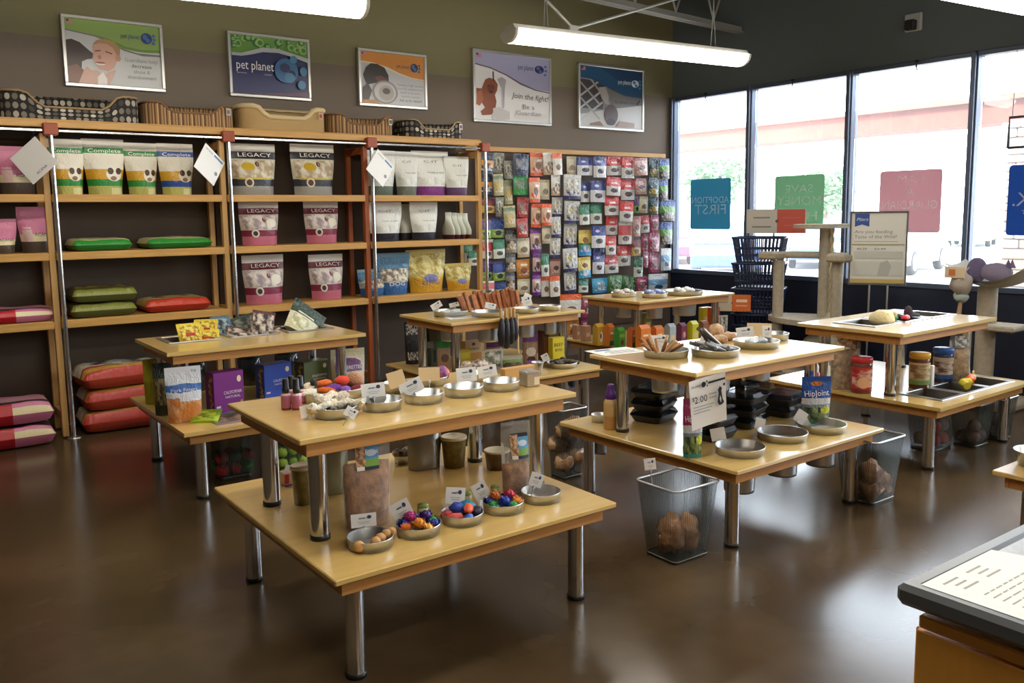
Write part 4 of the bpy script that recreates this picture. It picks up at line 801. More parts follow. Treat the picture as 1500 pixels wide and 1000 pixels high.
def clearbag(x0, y0, x1, y1, z, d, fill, m, label, face=.6, seed=0, lab=None, text=(), cat='bag', group=None):
    p, W, H, th = spot(x0, y0, x1, y1, z, d, k=.3); w_ = W-.2*d
    o = bag('clear_bag', w_, H, d, CLR, label, cat, (p.x, p.y, z+.002), -th*face, seed=seed, group=group, full=.35, top=.95, wr=.04, seal=clear('f8f8f6', .75, .1))
    S = bag_S(w_*.93, H*fill, d*.8, seed, full=.75, top=1.02, wr=.03); b = MB()
    def lump(u, v, sd):
        x, y, zz = S(u, v, sd); q = noise.noise(Vector((x*60, zz*60, seed)))*.006; k_ = (1-.45*max(0, v*fill-.3)); return (x+q*.3, y*k_-sd*abs(q)*.6, zz+.004+(q*1.5 if v > .7 else 0))
    b.grid(lambda u, v: lump(u, v, -1), 16, 18, m); b.grid(lambda u, v: lump(u, v, 1), 8, 10, m, flip=True); b.build('contents', o)
    if lab:
        S0 = bag_S(w_, H, d, seed, full=.35, top=.95, wr=.04); (u0, v0, u1, v1, items) = lab; b = MB(); c = S0((u0+u1)/2, (v0+v1)/2, -1)
        b.grid(lambda u, v: (lambda q: (q[0], q[1]-.003, q[2]))(S0(u0+(u1-u0)*u, v0+(v1-v0)*v, -1)), 8, 8, items); b.build('label', o)
        if text:
            c2 = MB()
            for s, u, v, hh, col, wd in text:
                def SS(x, y):
                    q = S0(min(.99, max(.01, x/w_)), min(.99, max(.01, y/H)), -1); return (q[0], q[1]-.006, q[2])
                put_text(c2, s, u*w_, v*H, hh*H, mat(col, .5), SS, width=wd*w_)
            c2.build('lettering', o)
    return o
def basket(x0, y0, x1, y1, label, w_=None, h_=.36, loc=None, rz=0., hexc='5a625e', see=.30, grp='wire waste-paper baskets'):
    p, W, H, th = spot(x0, y0, x1, y1, 0.) if loc is None else (Vector((*loc, 0)), .3, .36, 0)
    w_ = w_ or W/1.38; h_ = h_ or H; t = thing('wire_basket', label, 'basket', (p.x, p.y, 0), rz, grp); k_ = .74; d_ = w_*.86
    def ringp(q, r=.18):
        pts = []
        for sx, sy, a0 in ((1, 1, 0), (-1, 1, 90), (-1, -1, 180), (1, -1, 270)):
            for i in range(4):
                a = R(a0+i*30); pts.append((sx*(w_/2-r*w_/2)*q+math.cos(a)*r*w_/2*q, sy*(d_/2-r*w_/2)*q+math.sin(a)*r*w_/2*q))
        return pts+[pts[0]]
    A, B_ = ringp(k_), ringp(1.); n = len(A)-1; per = 2*(w_+d_)
    b = MB(); b.grid(lambda u, v: (A[round(u*n)][0]*(1-v)+B_[round(u*n)][0]*v, A[round(u*n)][1]*(1-v)+B_[round(u*n)][1]*v, .006+(h_-.006)*v), n, 4, mesh_mat(hexc, 240, see), uvf=lambda u, v: (u*per, v*h_)); b.build('mesh_wall', t)
    b = MB(); b.tube([(x, y, h_) for x, y in B_], .006, STEEL, 8, False); b.build('rim', t)
    b = MB(); b.prism(A[:-1], .001, .012, mat('3c423f', .4, .5), 'z'); b.tube([(x, y, .012) for x, y in A], .005, DARKSTEEL, 6, False); b.build('base', t)
    return t, p, w_, d_
def blob(name, p, r, m, label, cat, group=None, sc=(1, 1, 1), lump=.3, seed=0, ls=8, n=12, k=8, rz=0.):
    b = MB(); b.ball((0, 0, 0), r, m, n, k, sc, lump, ls, seed); return tag(b.build(name, None, p, rz), label, cat, group)

# ================================================================ GOODS ON THE NEAREST TABLE
# upper deck
BOT = pm([(0, '7c2f5a'), (.42, 'a8607c'), (.6, 'd8b0b0'), (.85, 'e8dcd4')], [('e', .3, .35, .12, .14, 'e0a8b4'), ('e', .7, .2, .12, .12, 'c04c7c')], .25)
for i, (x0, y0, x1, y1) in enumerate(((412.5, 553, 427, 601), (428, 553, 442.5, 601), (421, 549, 434, 592), (435, 549, 448, 592))):
    turned('spray_bottle', x0, y0, x1, y1, .84, ('purple labelled spray bottle with black cap, front one by the table corner', 'purple labelled spray bottle with black cap, front one beside the toy dish', 'purple labelled spray bottle hidden behind the corner bottle', 'purple labelled spray bottle hidden behind the other front bottle')[i], 'bottle',
        [('body', BOT, [(0, 0), (.9, 0), (1, .02), (1, .46), (.85, .5), (.5, .53)]), ('cap', BLACK, [(.52, .52), (.72, .53), (.72, .68), (.62, .7), (.62, .96), (.5, 1), (0, 1)])], 'small purple spray bottles')
def heap(p, z, items, name, cat, group=None):
    for i, (dx, dy, dz, r, sc_, m, lb) in enumerate(items):
        blob(name, (p.x+dx, p.y+dy, z+dz), r, m, lb, cat, group, sc_, .18, i, 6, 12, 8, i*1.1)
FZ = lambda c: mat(c, .95, bump=.6, bs=150)
p, r = dish(441, 566, 486, 592, .84, 'dish of orange and cream flat toys beside the spray bottles')
heap(p, .85, [(-.04, .0, .03, .05, (1, .55, .35), FZ('efe3cc'), 'cream flat toy in the dish beside the spray bottles'), (-.01, .05, .045, .05, (1.1, .5, .3), FZ('e6d6ba'), 'pale flat toy at the back of the dish beside the spray bottles'), (.04, -.01, .03, .045, (1, .6, .35), FZ('e0702c'), 'orange toy at the front of the dish beside the spray bottles'), (.05, .03, .055, .04, (1, .6, .35), FZ('d8682c'), 'orange toy lying on top in the dish beside the spray bottles'), (.0, .02, .065, .03, (1.2, .5, .4), FZ('26201e'), 'black toy in the dish beside the spray bottles')], 'plush_toy', 'pet toy')
p, r = dish(481, 562, 532, 586, .84, 'dish of purple and red felt toys behind the rope toys')
heap(p, .85, [(-.06, 0, .03, .05, (1, .7, .45), FZ('6a3a8c'), 'purple felt toy in the dish behind the rope toys'), (.0, .03, .055, .045, (1, .7, .45), FZ('d8482c'), 'red felt toy in the dish behind the rope toys'), (.06, .03, .05, .05, (.8, .5, .7), FZ('c89a78'), 'tan felt toy in the dish behind the rope toys'), (.05, -.03, .025, .04, (1.2, .6, .4), FZ('7a2430'), 'maroon felt toy in the dish behind the rope toys'), (-.02, -.04, .03, .035, (1, .7, .45), FZ('8a5ab0'), 'lilac felt toy in the dish behind the rope toys')], 'felt_toy', 'pet toy')
p, r = dish(460, 588, 524, 616, .84, 'dish of white knotted rope toys near the front edge')
ROPE = mat('e6dcc8', .95, var=.3, vs=60, bump=.7, bs=120)
for i, (dx, dy, dz, a) in enumerate(((-.04, .01, .04, .3), (.04, .0, .04, -.5), (.0, .04, .065, .1))):
    b = MB(); pts = [(-.07+.02*k, .012*math.sin(k*1.3+i), .012*math.cos(k*1.7)) for k in range(8)]; b.tube(pts, [.012, .024, .02, .014, .014, .02, .025, .012], ROPE, 8)
    tag(b.build('rope_toy', None, (p.x+dx, p.y+dy, .842+dz), a), ('off-white knotted rope toy at the dish side nearer the bottles', 'off-white knotted rope toy at the dish side nearer the empty dish', 'off-white knotted rope toy on top of the two others')[i], 'pet toy')
E1 = mat('8e9498', .25, .9)
for x0, y0, x1, y1, lb in ((529, 583, 590, 605, 'empty steel dish in the front row, first from the rope toys'), (592, 576, 650, 594, 'empty steel dish in the front row, second from the rope toys'), (650, 562, 709, 584, 'empty steel dish in the front row, third from the rope toys'), (707, 556, 762, 575, 'empty steel dish in the front row, next to the square tin')):
    dish(x0, y0, x1, y1, .84, lb, grp='empty steel dishes on the nearest table')
for x0, y0, x1, y1, lb in ((562, 561, 604, 577, 'steel dish behind the plain tan card'), (618, 551, 656, 567, 'steel dish with bright toy behind the second tan card'), (676, 548, 714, 561, 'steel dish behind the pair of white cards')):
    p, r = dish(x0, y0, x1, y1, .84, lb)
    if x0 == 618: blob('crinkle_ball', (p.x+.04, p.y, .885), .036, mat('e0702c', .5, var=.1, vs=30, noisec='3a3aa0'), 'orange and blue ball behind the second tan card', 'pet toy', lump=.3)
card(530, 562, 566, 583, .84, 'white price card leaning over the first empty dish', R(-3), zb=.03)
card(570, 541, 599, 568, .84, 'taller tan blank card behind the first empty dish', R(-14), tan=True, txt=False, zb=.03)
card(588, 553, 628, 577, .84, 'white price card tilted over the second empty dish', R(-22), zb=.03)
card(613, 539, 645, 559, .84, 'tan blank card standing in front of the bright ball', R(2), tan=True, txt=False, zb=.03)
card(669, 539, 700, 560, .84, 'white price card with curled ribbon, before the spotted rope toys', R(-3), zb=.03)
card(700, 535, 731, 553, .84, 'white price card beside the plain wooden block', R(-8), zb=.03)
card(441, 594, 459, 613, .84, 'small white tag standing beside the rope toy dish', R(-6), zb=.003, txt=False)
card(498, 594, 521, 612, .84, 'white tag leaning on the rope toys', R(35), zb=.035)
carton(733, 537, 784, 557, .84, .035, 'c99a58', 'plain tan wooden block behind the last empty dish', cat='block', name='wooden_block')
t = carton(760, 546, 791, 567, .84, .085, 'a89a84', 'small square metal tin with paper label on the table corner', [('r', 'e0d4bc', .55, .15, .95, .75)], cat='tin', name='square_tin', face=.3)
b = MB(); p, W, H, th = spot(760, 546, 791, 567, .84, .085, k=.4); b.box((0, 0, H+.004), (W*.68, .088, .012), STEEL, .004); b.build('lid', t)
# lower deck
LBL = pm([(0, '7aa848'), (.38, '5aa0d0'), (.85, '2a2c34')], [('n', 0, .1, .42, .95, '8a5a38', 'd8b890', 5), ('e', .68, .6, .24, .12, 'd8e8f4'), ('r', 0, 0, 1, .12, '2c3448'), ('r', .02, 0, .35, .14, 'f0ece4')], .35)
clearbag(500, 641, 579, 776, .42, .075, .68, KIB, 'large clear bag of brown dried flakes with picture label, lower deck', .35, 1, (.27, .62, .74, .9, LBL), [('Freeze', .6, .78, .05, 'f4f8ff', .26)])
clearbag(731, 622, 781, 726, .42, .06, .42, KIB, 'tall clear bag half full with picture label, beside a steel leg', .35, 2, (.28, .5, .9, .84, LBL), [('Freeze', .66, .7, .05, 'f4f8ff', .28)])
bag('foil_bag', .17, .27, .09, mat('8c8a80', .3, .6, bump=.3, bs=14), 'plain silver foil bag standing behind the large clear bag', 'bag', (P(625, 690, z=.42).x+.02, P(625, 690, z=.42).y+.05, .422), R(-14), seed=5)
bag('foil_bag', .15, .28, .09, mat('8a8a6c', .35, .4, bump=.3, bs=14), 'grey-green foil bag between the steel leg and the clear bag', 'bag', (P(489, 728, z=.42).x+.02, P(489, 728, z=.42).y+.06, .422), R(-10), seed=6)
TUB = clear('c8b890', .15, .2); LIDM = mat('d8ceb0', .35)
for x0, y0, x1, y1, lb, c in ((646, 633, 685, 688, 'tall deli tub of olive treats with pale lid, mid deck', '6a5c2c'), (709, 653, 748, 691, 'short deli tub of dark treats beside the tall clear bag', '4a3018'), (428, 676, 462, 742, 'deli tub of olive treats behind the front steel post', '7a6c3a')):
    turned('deli_tub', x0, y0, x1, y1, .42, lb, 'tub', [('tub', mat(c, .3, var=.35, vs=40, coat=.6), [(0, 0), (.78, 0), (.94, .9)]), ('lid', LIDM, [(.93, .9), (1, .9), (1, .965), (.95, .99), (.88, .96), (0, .955)])], n=24)
DN = {}
for i, (x0, y0, x1, y1, lb) in enumerate(((509, 777, 578, 812, 'steel dish with a few tan balls, first on the lower deck'), (580, 758, 647, 792, 'steel dish of crinkle balls beside the large clear bag'), (646, 744, 709, 774, 'steel dish of blue and coral rubber toys'), (707, 727, 768, 757, 'steel dish of crinkle balls beside the last empty dish'), (763, 716, 822, 741, 'empty steel dish at the end of the lower deck row'))):
    DN[i] = dish(x0, y0, x1, y1, .42, lb)
p, r = DN[0]
for dx, dy in ((.03, .0), (.065, .02), (.0, -.02), (.09, .03), (-.065, -.02)):
    blob('treat_ball', (p.x+dx, p.y+dy-.02, .425+.021), .02, mat('d0a068', .8, var=.15, vs=50), 'tan treat ball rolling loose in the first lower-deck dish', 'treat', 'tan treat balls', lump=.05)
cc = ['1c2c8c', '1c8a3c', 'e0701c', 'c8308c', '2048b0', 'e08a20', 'd03c5c', '3a1c70', '20904c', 'd0a020']
for q, nm in ((1, 'dish beside the large clear bag'), (3, 'dish next to the empty lower dish')):
    p, r = DN[q]; rr = random.Random(q)
    cols = {1: ['1c8a3c', '1c2c8c', 'e0a030', '2048b0', 'e0701c', '1c2c8c', 'c83c8c', 'e08a20', '3a1c70'], 3: ['e0702c', '2a2a8c', '1c8a4c', '1c2c8c', '20904c', 'e8902c', 'd8782c', '1c3aa0', 'c03050']}[q]
    names = {'1c8a3c': 'green', '1c8a4c': 'green', '20904c': 'emerald', '1c2c8c': 'dark blue', '2a2a8c': 'indigo', '2048b0': 'blue', '1c3aa0': 'royal blue', 'e0a030': 'amber', 'e0701c': 'orange', 'e0702c': 'orange', 'e08a20': 'golden orange', 'e8902c': 'golden orange', 'd8782c': 'copper', 'c83c8c': 'pink', '3a1c70': 'violet', 'c03050': 'red'}
    for k, c in enumerate(cols):
        a = k*2.39996; rad = (.1 if k < 6 else .045)*r/.11*(.62 if k < 6 else 1)+.01
        b = MB(); m = mat(c, .35, .2, var=.2, vs=40); dark = mat(c, .4, var=.5, vs=90, noisec='20203a')
        b.ball((0, 0, 0), .021, m, 9, 6)
        for i in range(46):
            d = Vector((rr.gauss(0, 1), rr.gauss(0, 1), rr.gauss(0, 1))).normalized(); e = d.orthogonal().normalized()*.006; f = d.cross(e)
            b.add([d*.018+e, d*.018-e, d*.028+f*.8], [(0, 1, 2)], m if i % 3 else dark)
        tag(b.build('crinkle_ball', None, (p.x+rad*math.cos(a), p.y+rad*math.sin(a), .424+(.027 if k < 6 else .048))), '%s tinsel crinkle ball%s in the %s' % (names[c], ' on top' if k >= 6 else '', nm), 'pet toy', 'tinsel crinkle balls')
p, r = DN[2]
for dx, dy, dz, c, lb, sc_ in ((-.05, -.02, .03, 'd84c44', 'coral rubber fish toy at the near side of its dish', (1.4, .6, .7)), (-.01, .03, .055, '2c4cb0', 'royal blue round rubber toy in the coral toy dish', (1, 1, .8)), (.05, .04, .05, '2894b8', 'turquoise rubber toy at the back of the coral toy dish', (1.3, .8, .7)), (.02, -.02, .06, 'e8603c', 'bright coral rubber fish lying on top of its dish', (1.5, .7, .6)), (.07, -.01, .03, '2a2c44', 'dark striped rubber toy in the coral toy dish', (1, .7, .7)), (.0, -.05, .025, '3a5cb8', 'small blue rubber toy at the front of the coral toy dish', (1, .7, .7)), (-.06, .03, .03, 'c84c58', 'rose rubber toy at the far side of the coral toy dish', (1, .8, .7))):
    blob('rubber_toy', (p.x+dx*.9, p.y+dy*.9, .424+dz*.8), .027, mat(c, .4), lb, 'pet toy', None, sc_, .25, rnd.random()*9, 7, 14, 9, rnd.uniform(-1, 1))
for x0, y0, x1, y1, rl, lb in ((515, 757, 552, 776, 0, 'white price card over the dish of tan balls'), (577, 731, 613, 763, -24, 'white price card tilted over the crinkle balls beside the large bag'), (650, 716, 682, 742, 8, 'white price card over the coral toy dish'), (696, 704, 724, 733, -24, 'white price card tilted over the farther crinkle balls'), (770, 692, 794, 716, 22, 'white price card tilted over the empty lower dish')):
    card(x0, y0, x1, y1, .42, lb, R(rl), zb=.038, back=.02)
JAR = clear('e8f0e0', .4, .1)
for x0, y0, x1, y1, lb in ((611, 736, 629, 759, 'tiny jar of green treats behind the first tilted card'), (676, 718, 692, 742, 'tiny jar of green treats behind the coral toy card'), (718, 709, 732, 727, 'tiny jar of green treats behind the second tilted card')):
    turned('small_jar', x0, y0, x1, y1, .42, lb, 'jar', [('jar', mat('b8b48c', .25, var=.3, vs=60), [(0, 0), (.9, 0), (.95, .05), (.95, .75), (.8, .8)]), ('lid', mat('7a9448', .4), [(.85, .78), (.9, .8), (.9, .98), (0, 1)])], 'tiny treat jars')
p, r = dish(578, 660, 603, 681, .42, 'steel dish holding a spotted rope toy, back of the lower deck')
SPOT = mat('d8c4b0', .95, var=.5, vs=28, noisec='3a2a26', bump=.5, bs=90)
def ropetoy(p, L, rr_, rz, label, m=SPOT):
    b = MB(); pts = [(-L/2+L*k/9, .015*math.sin(k*.9), rr_*.25*math.sin(k*1.4)) for k in range(10)]; b.tube(pts, [rr_*.5]+[rr_*(.85+.25*(k % 2)) for k in range(8)]+[rr_*.5], m, 9); return tag(b.build('rope_toy', None, p, rz), label, 'pet toy')
ropetoy((p.x, p.y, .47), .1, .022, .4, 'brown and white spotted rope toy in the far small dish')
# red-and-white packet behind the post
carton(410, 692, 432, 712, .42, .06, 'c8a898', 'small pinkish box with red picture behind the steel post', [('r', 'c02c2c', .05, .2, .45, .95), ('r', '5a3a80', 0, 0, 1, .12)], cat='box', name='small_box')
card(415, 680, 423, 692, .42, 'tiny white tag on the small pinkish box', R(20), zb=.05, txt=False)

# ================================================================ TABLE BEFORE THE SHELVING
def lying(name, x0, y0, x1, y1, z, L, h_, m, label, rz=0., seed=0, tilt=(0, 0), cat='bag', group=None):
    p, W, H, th = spot(x0, y0, x1, y1, z, L*.5); o = pillow(name, W, L, h_, m, label, cat, (p.x, p.y, z), rz, seed, group); o.rotation_euler = (tilt[0], tilt[1], rz); return o
YEL = pm([(0, 'd8b81c'), (.5, 'e8d03c')], [('n', .1, .2, .9, .9, 'b07a1c', 'f0e060', 6), ('r', .3, .4, .7, .55, 'c03820')], .25, .5, 60)
c2 = Vector((TB['2'][0], TB['2'][1], 0))
for i, (dx, dy, dz, rz_, lb) in enumerate(((-.27, .05, .0, .3, 'shiny yellow treat packet at the front of its recessed pan'), (-.33, .14, .0, .5, 'shiny yellow treat packet in the middle of its recessed pan'), (-.24, .19, .03, .1, 'shiny yellow treat packet at the back of its recessed pan'), (-.36, .06, .02, .9, 'shiny yellow treat packet leaning on the pan edge'))):
    o = bag('treat_packet', .15, .15, .04, YEL, lb, 'bag', (c2.x+dx, c2.y+dy, .785+dz), -.5+rz_*.6, lean=R(-48+8*i), seed=i, group='yellow treat packets')
TEA = pm([(0, '2c4a5c'), (.5, '4a7088')], [('n', .1, .1, .9, .9, '1c2c3a', '9ab0b8', 5)], .3, .4, 60)
o = bag('treat_packet', .13, .16, .04, TEA, 'slate blue treat packet standing behind the yellow packets', 'bag', (c2.x-.12, c2.y+.22, .80), -.1, lean=R(-15), seed=8)
BRW = pm([(0, '3a2a24'), (.3, 'a89484'), (.6, '5a2c30')], [('n', .05, .1, .95, .9, '2c2018', 'd8c8b8', 4)], .3, .4, 60); DGR = pm([(0, '1c2a20'), (.5, '26382c')], [('n', .1, .1, .9, .9, '141c18', '7a8070', 4)], .3, .4, 60)
for i, (dx, dy, w_, h_, ln, tl, m, lb) in enumerate(((-.04, .07, .2, .17, -60, 10, BRW, 'brown and white treat bag lying in the middle pan, front'), (.04, .18, .18, .19, -35, -15, DGR, 'dark green treat bag propped at the back of the middle pan'), (.10, .12, .15, .2, -20, 12, BRW, 'brown treat bag standing up in the middle pan'), (.14, .06, .2, .15, -65, -8, BRW, 'brown treat bag lying at the far end of the middle pan'))):
    bag('treat_bag', w_, h_, .05, m, lb, 'bag', (c2.x+dx, c2.y+dy, .79), R(-15), tilt=R(tl), lean=R(ln), seed=20+i)
CRG = pm([(0, 'c8c49a'), (.3, 'd0ccb0'), (.55, '2c4030'), (.9, '1e2c22')], [('n', .1, .1, .6, .5, 'a8a878', 'e0dcc4', 5), ('r', .2, .6, .7, .66, 'd8d8c0')], .28, .4, 60)
bag('treat_bag', .26, .28, .07, CRG, 'dark green and cream treat bag leaning out of the last pan', 'bag', (c2.x+.36, c2.y+.10, .80), R(-12), tilt=R(38), lean=R(-42), seed=25)
# lower deck
OBX = lambda a, bnd: [('t', 'f0e8f4', 'CALIFORNIA', .62, .46, .08, {'width': .6}), ('t', 'e8e0ec', 'NATURAL', .62, .36, .06, {'width': .5}), ('e', 'e8d8b8', .84, .8, .07, .08), ('r', bnd, .06, .15, .2, .2), ('e', 'c8a04c', .9, .2, .05, .08)]
KB = [('n',)]
for x0, y0, x1, y1, c, lb in ((305, 544, 358, 605, '7a2a80', 'purple treat carton on the lower deck before the shelving'), (377, 532, 428, 582, '2c50b8', 'blue treat carton on the lower deck before the shelving'), (434, 528, 482, 572, '4a5428', 'olive green treat carton on the lower deck before the shelving')):
    left = [('r', c, 0, 0, 1, 1)] + [('e', ('c8984c', 'a87434', 'd8b068')[i % 3], .62+.3*((i*37 % 100)/100-.2), .06+.9*((i*61 % 100)/100), .12, .05) for i in range(16)]
    carton(x0, y0, x1, y1, .42, .10, c, lb, OBX(c, 'd8c8dc'), left, face=-.6)
NB = pm([(0, 'c8824c'), (.25, 'd09868'), (.38, 'd8dce4'), (.55, '3a6cb8'), (.68, 'dfe3ea')], [('e', .7, .2, .28, .16, 'c87c3c'), ('n', .0, .0, .35, .45, 'c07840', 'e0a878', 4), ('e', .5, .62, .42, .08, '3a6cb8')], .3, .25, 50, wob=.05)
pouch(247, 539, 297, 619, .42, .07, NB, 'white and blue treat pouch with orange base near the table corner', [('Pork Fitters', .5, .56, .06, 'eef2f8', {'width': .74}), ('NJ', .8, .9, .045, '404858', {'width': .12})], .5, 31, seal=mat('dfe3ea', .3))
pouch(213, 527, 234, 592, .42, .06, pm([(0, 'a8a020'), (.5, 'c0b428')], [], .35, .2), 'narrow lime yellow pouch at the far corner of the lower deck', (), .4, 32)
pouch(228, 533, 256, 609, .42, .07, pm([(0, '3a3420'), (.2, '7a6a3a'), (.7, '2c3424')], [('n', .05, .2, .95, .7, '4a3a20', 'a09058', 7)], .3, .3), 'dark olive granola pouch behind the white and blue pouch', (), .4, 33)
PT = pm([(0, 'b8a890'), (.22, 'd0c8b4'), (.82, 'c4bc9c')], [('e', .5, .64, .38, .13, '6a3a70'), ('r', .1, .44, .9, .6, '7a5a86'), ('n', .3, .0, .9, .25, '8a6a48', 'd8c8a8', 5)], .3, .25, 50, wob=.04)
pouch(486, 512, 536, 570, .42, .07, PT, 'beige pouch with purple lettering at the end of the lower deck', [('PORKERETTES', .5, .5, .09, 'efe6ee', {'width': .76})], .4, 34, seal=mat('c4bc9c', .3))
b = MB()
LIM = pm([(0, 'a8c828'), (.5, '88b020')], [('n', .1, .1, .9, .9, '7a9c1c', 'd8e050', 3)], .28, .3)
bag('treat_pouch', .17, .13, .03, LIM, 'bright lime treat pouch lying by the recessed pan', 'bag', (c2.x-.46, c2.y-.43, .423), R(-30), lean=R(-68), seed=41)
for i, lb in enumerate(('speckled brown chew lying in the first lower pan, front', 'speckled brown chew lying in the first lower pan, back')):
    ropetoy((c2.x-.27, c2.y-.42+.07*i, .40), .22, .02, .1+.2*i, lb, mat('8a6a58', .8, var=.4, vs=40))
for i, (px, lb) in enumerate(((285, 'dark glass canister behind the purple carton'), (366, 'dark glass canister between purple and blue cartons'), (420, 'dark glass canister between blue and olive cartons'))):
    turned('canister', px-16, 520-i*6, px+18, 574-i*9, .42, lb, 'canister', [('jar', clear('2a3034', .3, .06), [(0, 0), (1, 0), (1, .82), (.9, .86)]), ('lid', BLACK, [(.95, .85), (1, .87), (1, .98), (0, 1)])], 'dark glass canisters', 22)
# bins beneath
tb, p, w_, d_ = basket(303, 628, 380, 706, 'wire basket of red and green toys under the table before the shelving', grp='bins under the tables')
rr = random.Random(3)
for i in range(12):
    c = ['b03a3c', 'a84448', '4a7a4c', '5a8a58', 'a83c3c', '6a9a68', 'b84c4c', '3f6c44', 'a03838', '507a50', 'b04444', '6a9060'][i]; nm = ['red', 'dull red', 'dark green', 'green', 'brick red', 'pale green', 'rosy red', 'deep green', 'crimson', 'moss green', 'cherry red', 'sage green'][i]
    blob('toy_ball', (p.x+(i % 3-1)*.075, p.y+((i//3) % 2-.5)*.085, .055+.075*(i//6)+.0), .043, FZ(c), '%s toy in the basket under the table before the shelving' % nm, 'pet toy', None, (1, 1, .9), .15, i)
tb, p, w_, d_ = basket(404, 650, 450, 706, 'wire basket of green balls beyond the nearest table', grp='bins under the tables')
for i in range(18):
    blob('tennis_ball', (p.x+(i % 3-1)*.062, p.y+((i//3) % 2-.5)*.066, .045+.066*(i//6)), .032, FZ(('8aa83c', '7a9c38', '98b04c')[i % 3]), 'lime green ball in the basket beyond the nearest table', 'ball', 'lime green balls', lump=0)

# ================================================================ TABLE WITH THE CHEW STICKS
c3 = Vector((TB['3'][0], TB['3'][1], 0))
GLS = clear('eef4f0', .6, .05)
for x0, y0, x1, y1, lb in ((635, 448, 686, 465, 'steel dish of clear wrapped treats left of the chew sticks'), (690, 450, 740, 466, 'steel dish under the row of chew sticks'), (790, 440, 822, 456, 'steel dish at the far end behind the chew sticks'), (752, 445, 790, 460, 'steel dish behind the hanging dark chews')):
    p, r = dish(x0, y0, x1, y1, .84, lb.replace('left of', 'beside'), True)
    if x0 == 635:
        for i in range(4): blob('wrapped_treat', (p.x+(i-1.5)*.045, p.y+.02*(i % 2), .865), .028, clear('d8e0d8', .3, .08), 'clear wrapped treat in the dish beside the chew sticks', 'treat', 'clear wrapped treats', (1.2, .9, .7), .3, i)
a, e = P(684, 458, z=.85), P(764, 449, z=.85); CH = [mat(c, .7, var=.2, vs=30) for c in ('9a5a34', 'a86a42', 'b87c52', '8a4c2c')]
for i in range(27):
    q = a.lerp(e, i/26)+Vector((rnd.uniform(-.01, .01), .04+rnd.uniform(-.02, .03), 0)); b = MB(); L = rnd.uniform(.13, .16)
    b.T = Matrix.Rotation(R(rnd.uniform(-24, -8)), 4, 'Y') @ Matrix.Rotation(R(rnd.uniform(-14, 10)), 4, 'X'); b.box((0, 0, L/2), (.026, .02, L), CH[i % 4], .003)
    tag(b.build('chew_stick', None, (q.x, q.y, .852)), 'flat brown chew stick leaning in the row along the table top', 'chew stick', 'brown chew sticks')
for x0, y0, x1, y1, rl, lb in ((632, 441, 652, 452, -28, 'white price card tilted over the wrapped treats'), (672, 433, 683, 446, 4, 'small white card standing at the start of the chew sticks'), (658, 443, 675, 450, -10, 'low white card lying before the chew sticks'), (708, 443, 727, 453, 14, 'white card lying in front of the chew sticks'), (761, 426, 775, 446, 26, 'white card tilted at the end of the chew sticks'), (766, 432, 782, 449, -12, 'white card standing last behind the chew sticks')):
    card(x0, y0, x1, y1, .84, lb, R(rl), zb=.035)
p = P(675, 465, z=.84); b = MB(); b.box((0, 0, .0015), (.22, .15, .002), PAPER)
t = thing('paper_sheet', 'white sheet lying flat on the chew stick table', 'paper', (p.x, p.y, .84), R(-12)); b.build('sheet', t)
b = MB(); [b.box((.0, -.04+.02*i, .0028), (.16-.03*(i % 2), .006, .0004), mat('606470', .6)) for i in range(4)]; b.box((-.02, .05, .0028), (.1, .02, .0004), mat('3a5a90', .6)); b.build('print', t, kind='stuff')
for i, (px, L, c, lb) in enumerate(((734, .20, '1e1c20', 'black dried chew hanging first from the table edge'), (741, .22, '232026', 'black dried chew hanging second from the table edge'), (748, .19, '1a181c', 'black dried chew hanging third from the table edge'), (753, .17, '28242a', 'black dried chew hanging last from the table edge'))):
    q = P(px, 466, y=c3.y-.40); b = MB(); b.tube([(0, 0, .0), (0, -.004, -.04), (.004*(i-1), 0, -.12), (0, 0, -L), (0, 0, -L-.015)], [.006, .022, .03, .024, .006], mat(c, .45), 8)
    t = thing('hanging_chew', lb, 'chew', (q.x, c3.y-.405, .85), R(10*i)); b.build('chew', t)
    b = MB(); b.box((0, .006, .02), (.018, .022, .09), mat('caa26a', .6), .003); b.build('clip', t)
b = MB(); b.tube([(0, 0, 0), (0, .005, .14), (.004, .012, .30)], .008, mat('d8bc88', .6), 6)
tag(b.build('wooden_skewer', None, (P(759, 500, y=c3.y-.42).x, c3.y-.42, .57)), 'pale wooden stick hanging beside the black chews', 'stick')
# lower deck
BKB = pm([(0, '0e0e10')], [('n', .1, .1, .9, .3, '0e0e10', 'd8d4d0', 12), ('n', .1, .7, .9, .95, '0e0e10', 'e8e4e0', 12)], .25, .4)
pouch(593, 473, 617, 534, .42, .10, BKB, 'glossy black bag with white marks at the far table corner', (), .5, 51)
pouch(614, 477, 648, 537, .42, .10, pm([(0, '5c6454'), (.5, '70786a')], [('r', .28, .0, .45, .98, '2a3426'), ('r', .15, .45, .6, .6, '9a9c88'), ('r', .55, .1, .68, .4, '202c20')], .3, .3), 'tall grey-green food bag beside the black bag', (), .5, 52)
pouch(640, 497, 661, 540, .42, .07, pm([(0, 'a88868'), (.68, '2c9a44'), (.95, '1c7a34')], [('e', .5, .35, .3, .14, '6a4a34')], .3, .3), 'tan treat bag with green top beside the spotted rope toys', (), .5, 53)
pouch(712, 494, 736, 532, .42, .07, pm([(0, 'c8a898'), (.6, '7a3c9c'), (.93, '64308a')], [('e', .5, .35, .3, .14, '8a6a5c')], .3, .3), 'tan treat bag with purple top behind the black chews', (), .5, 54)
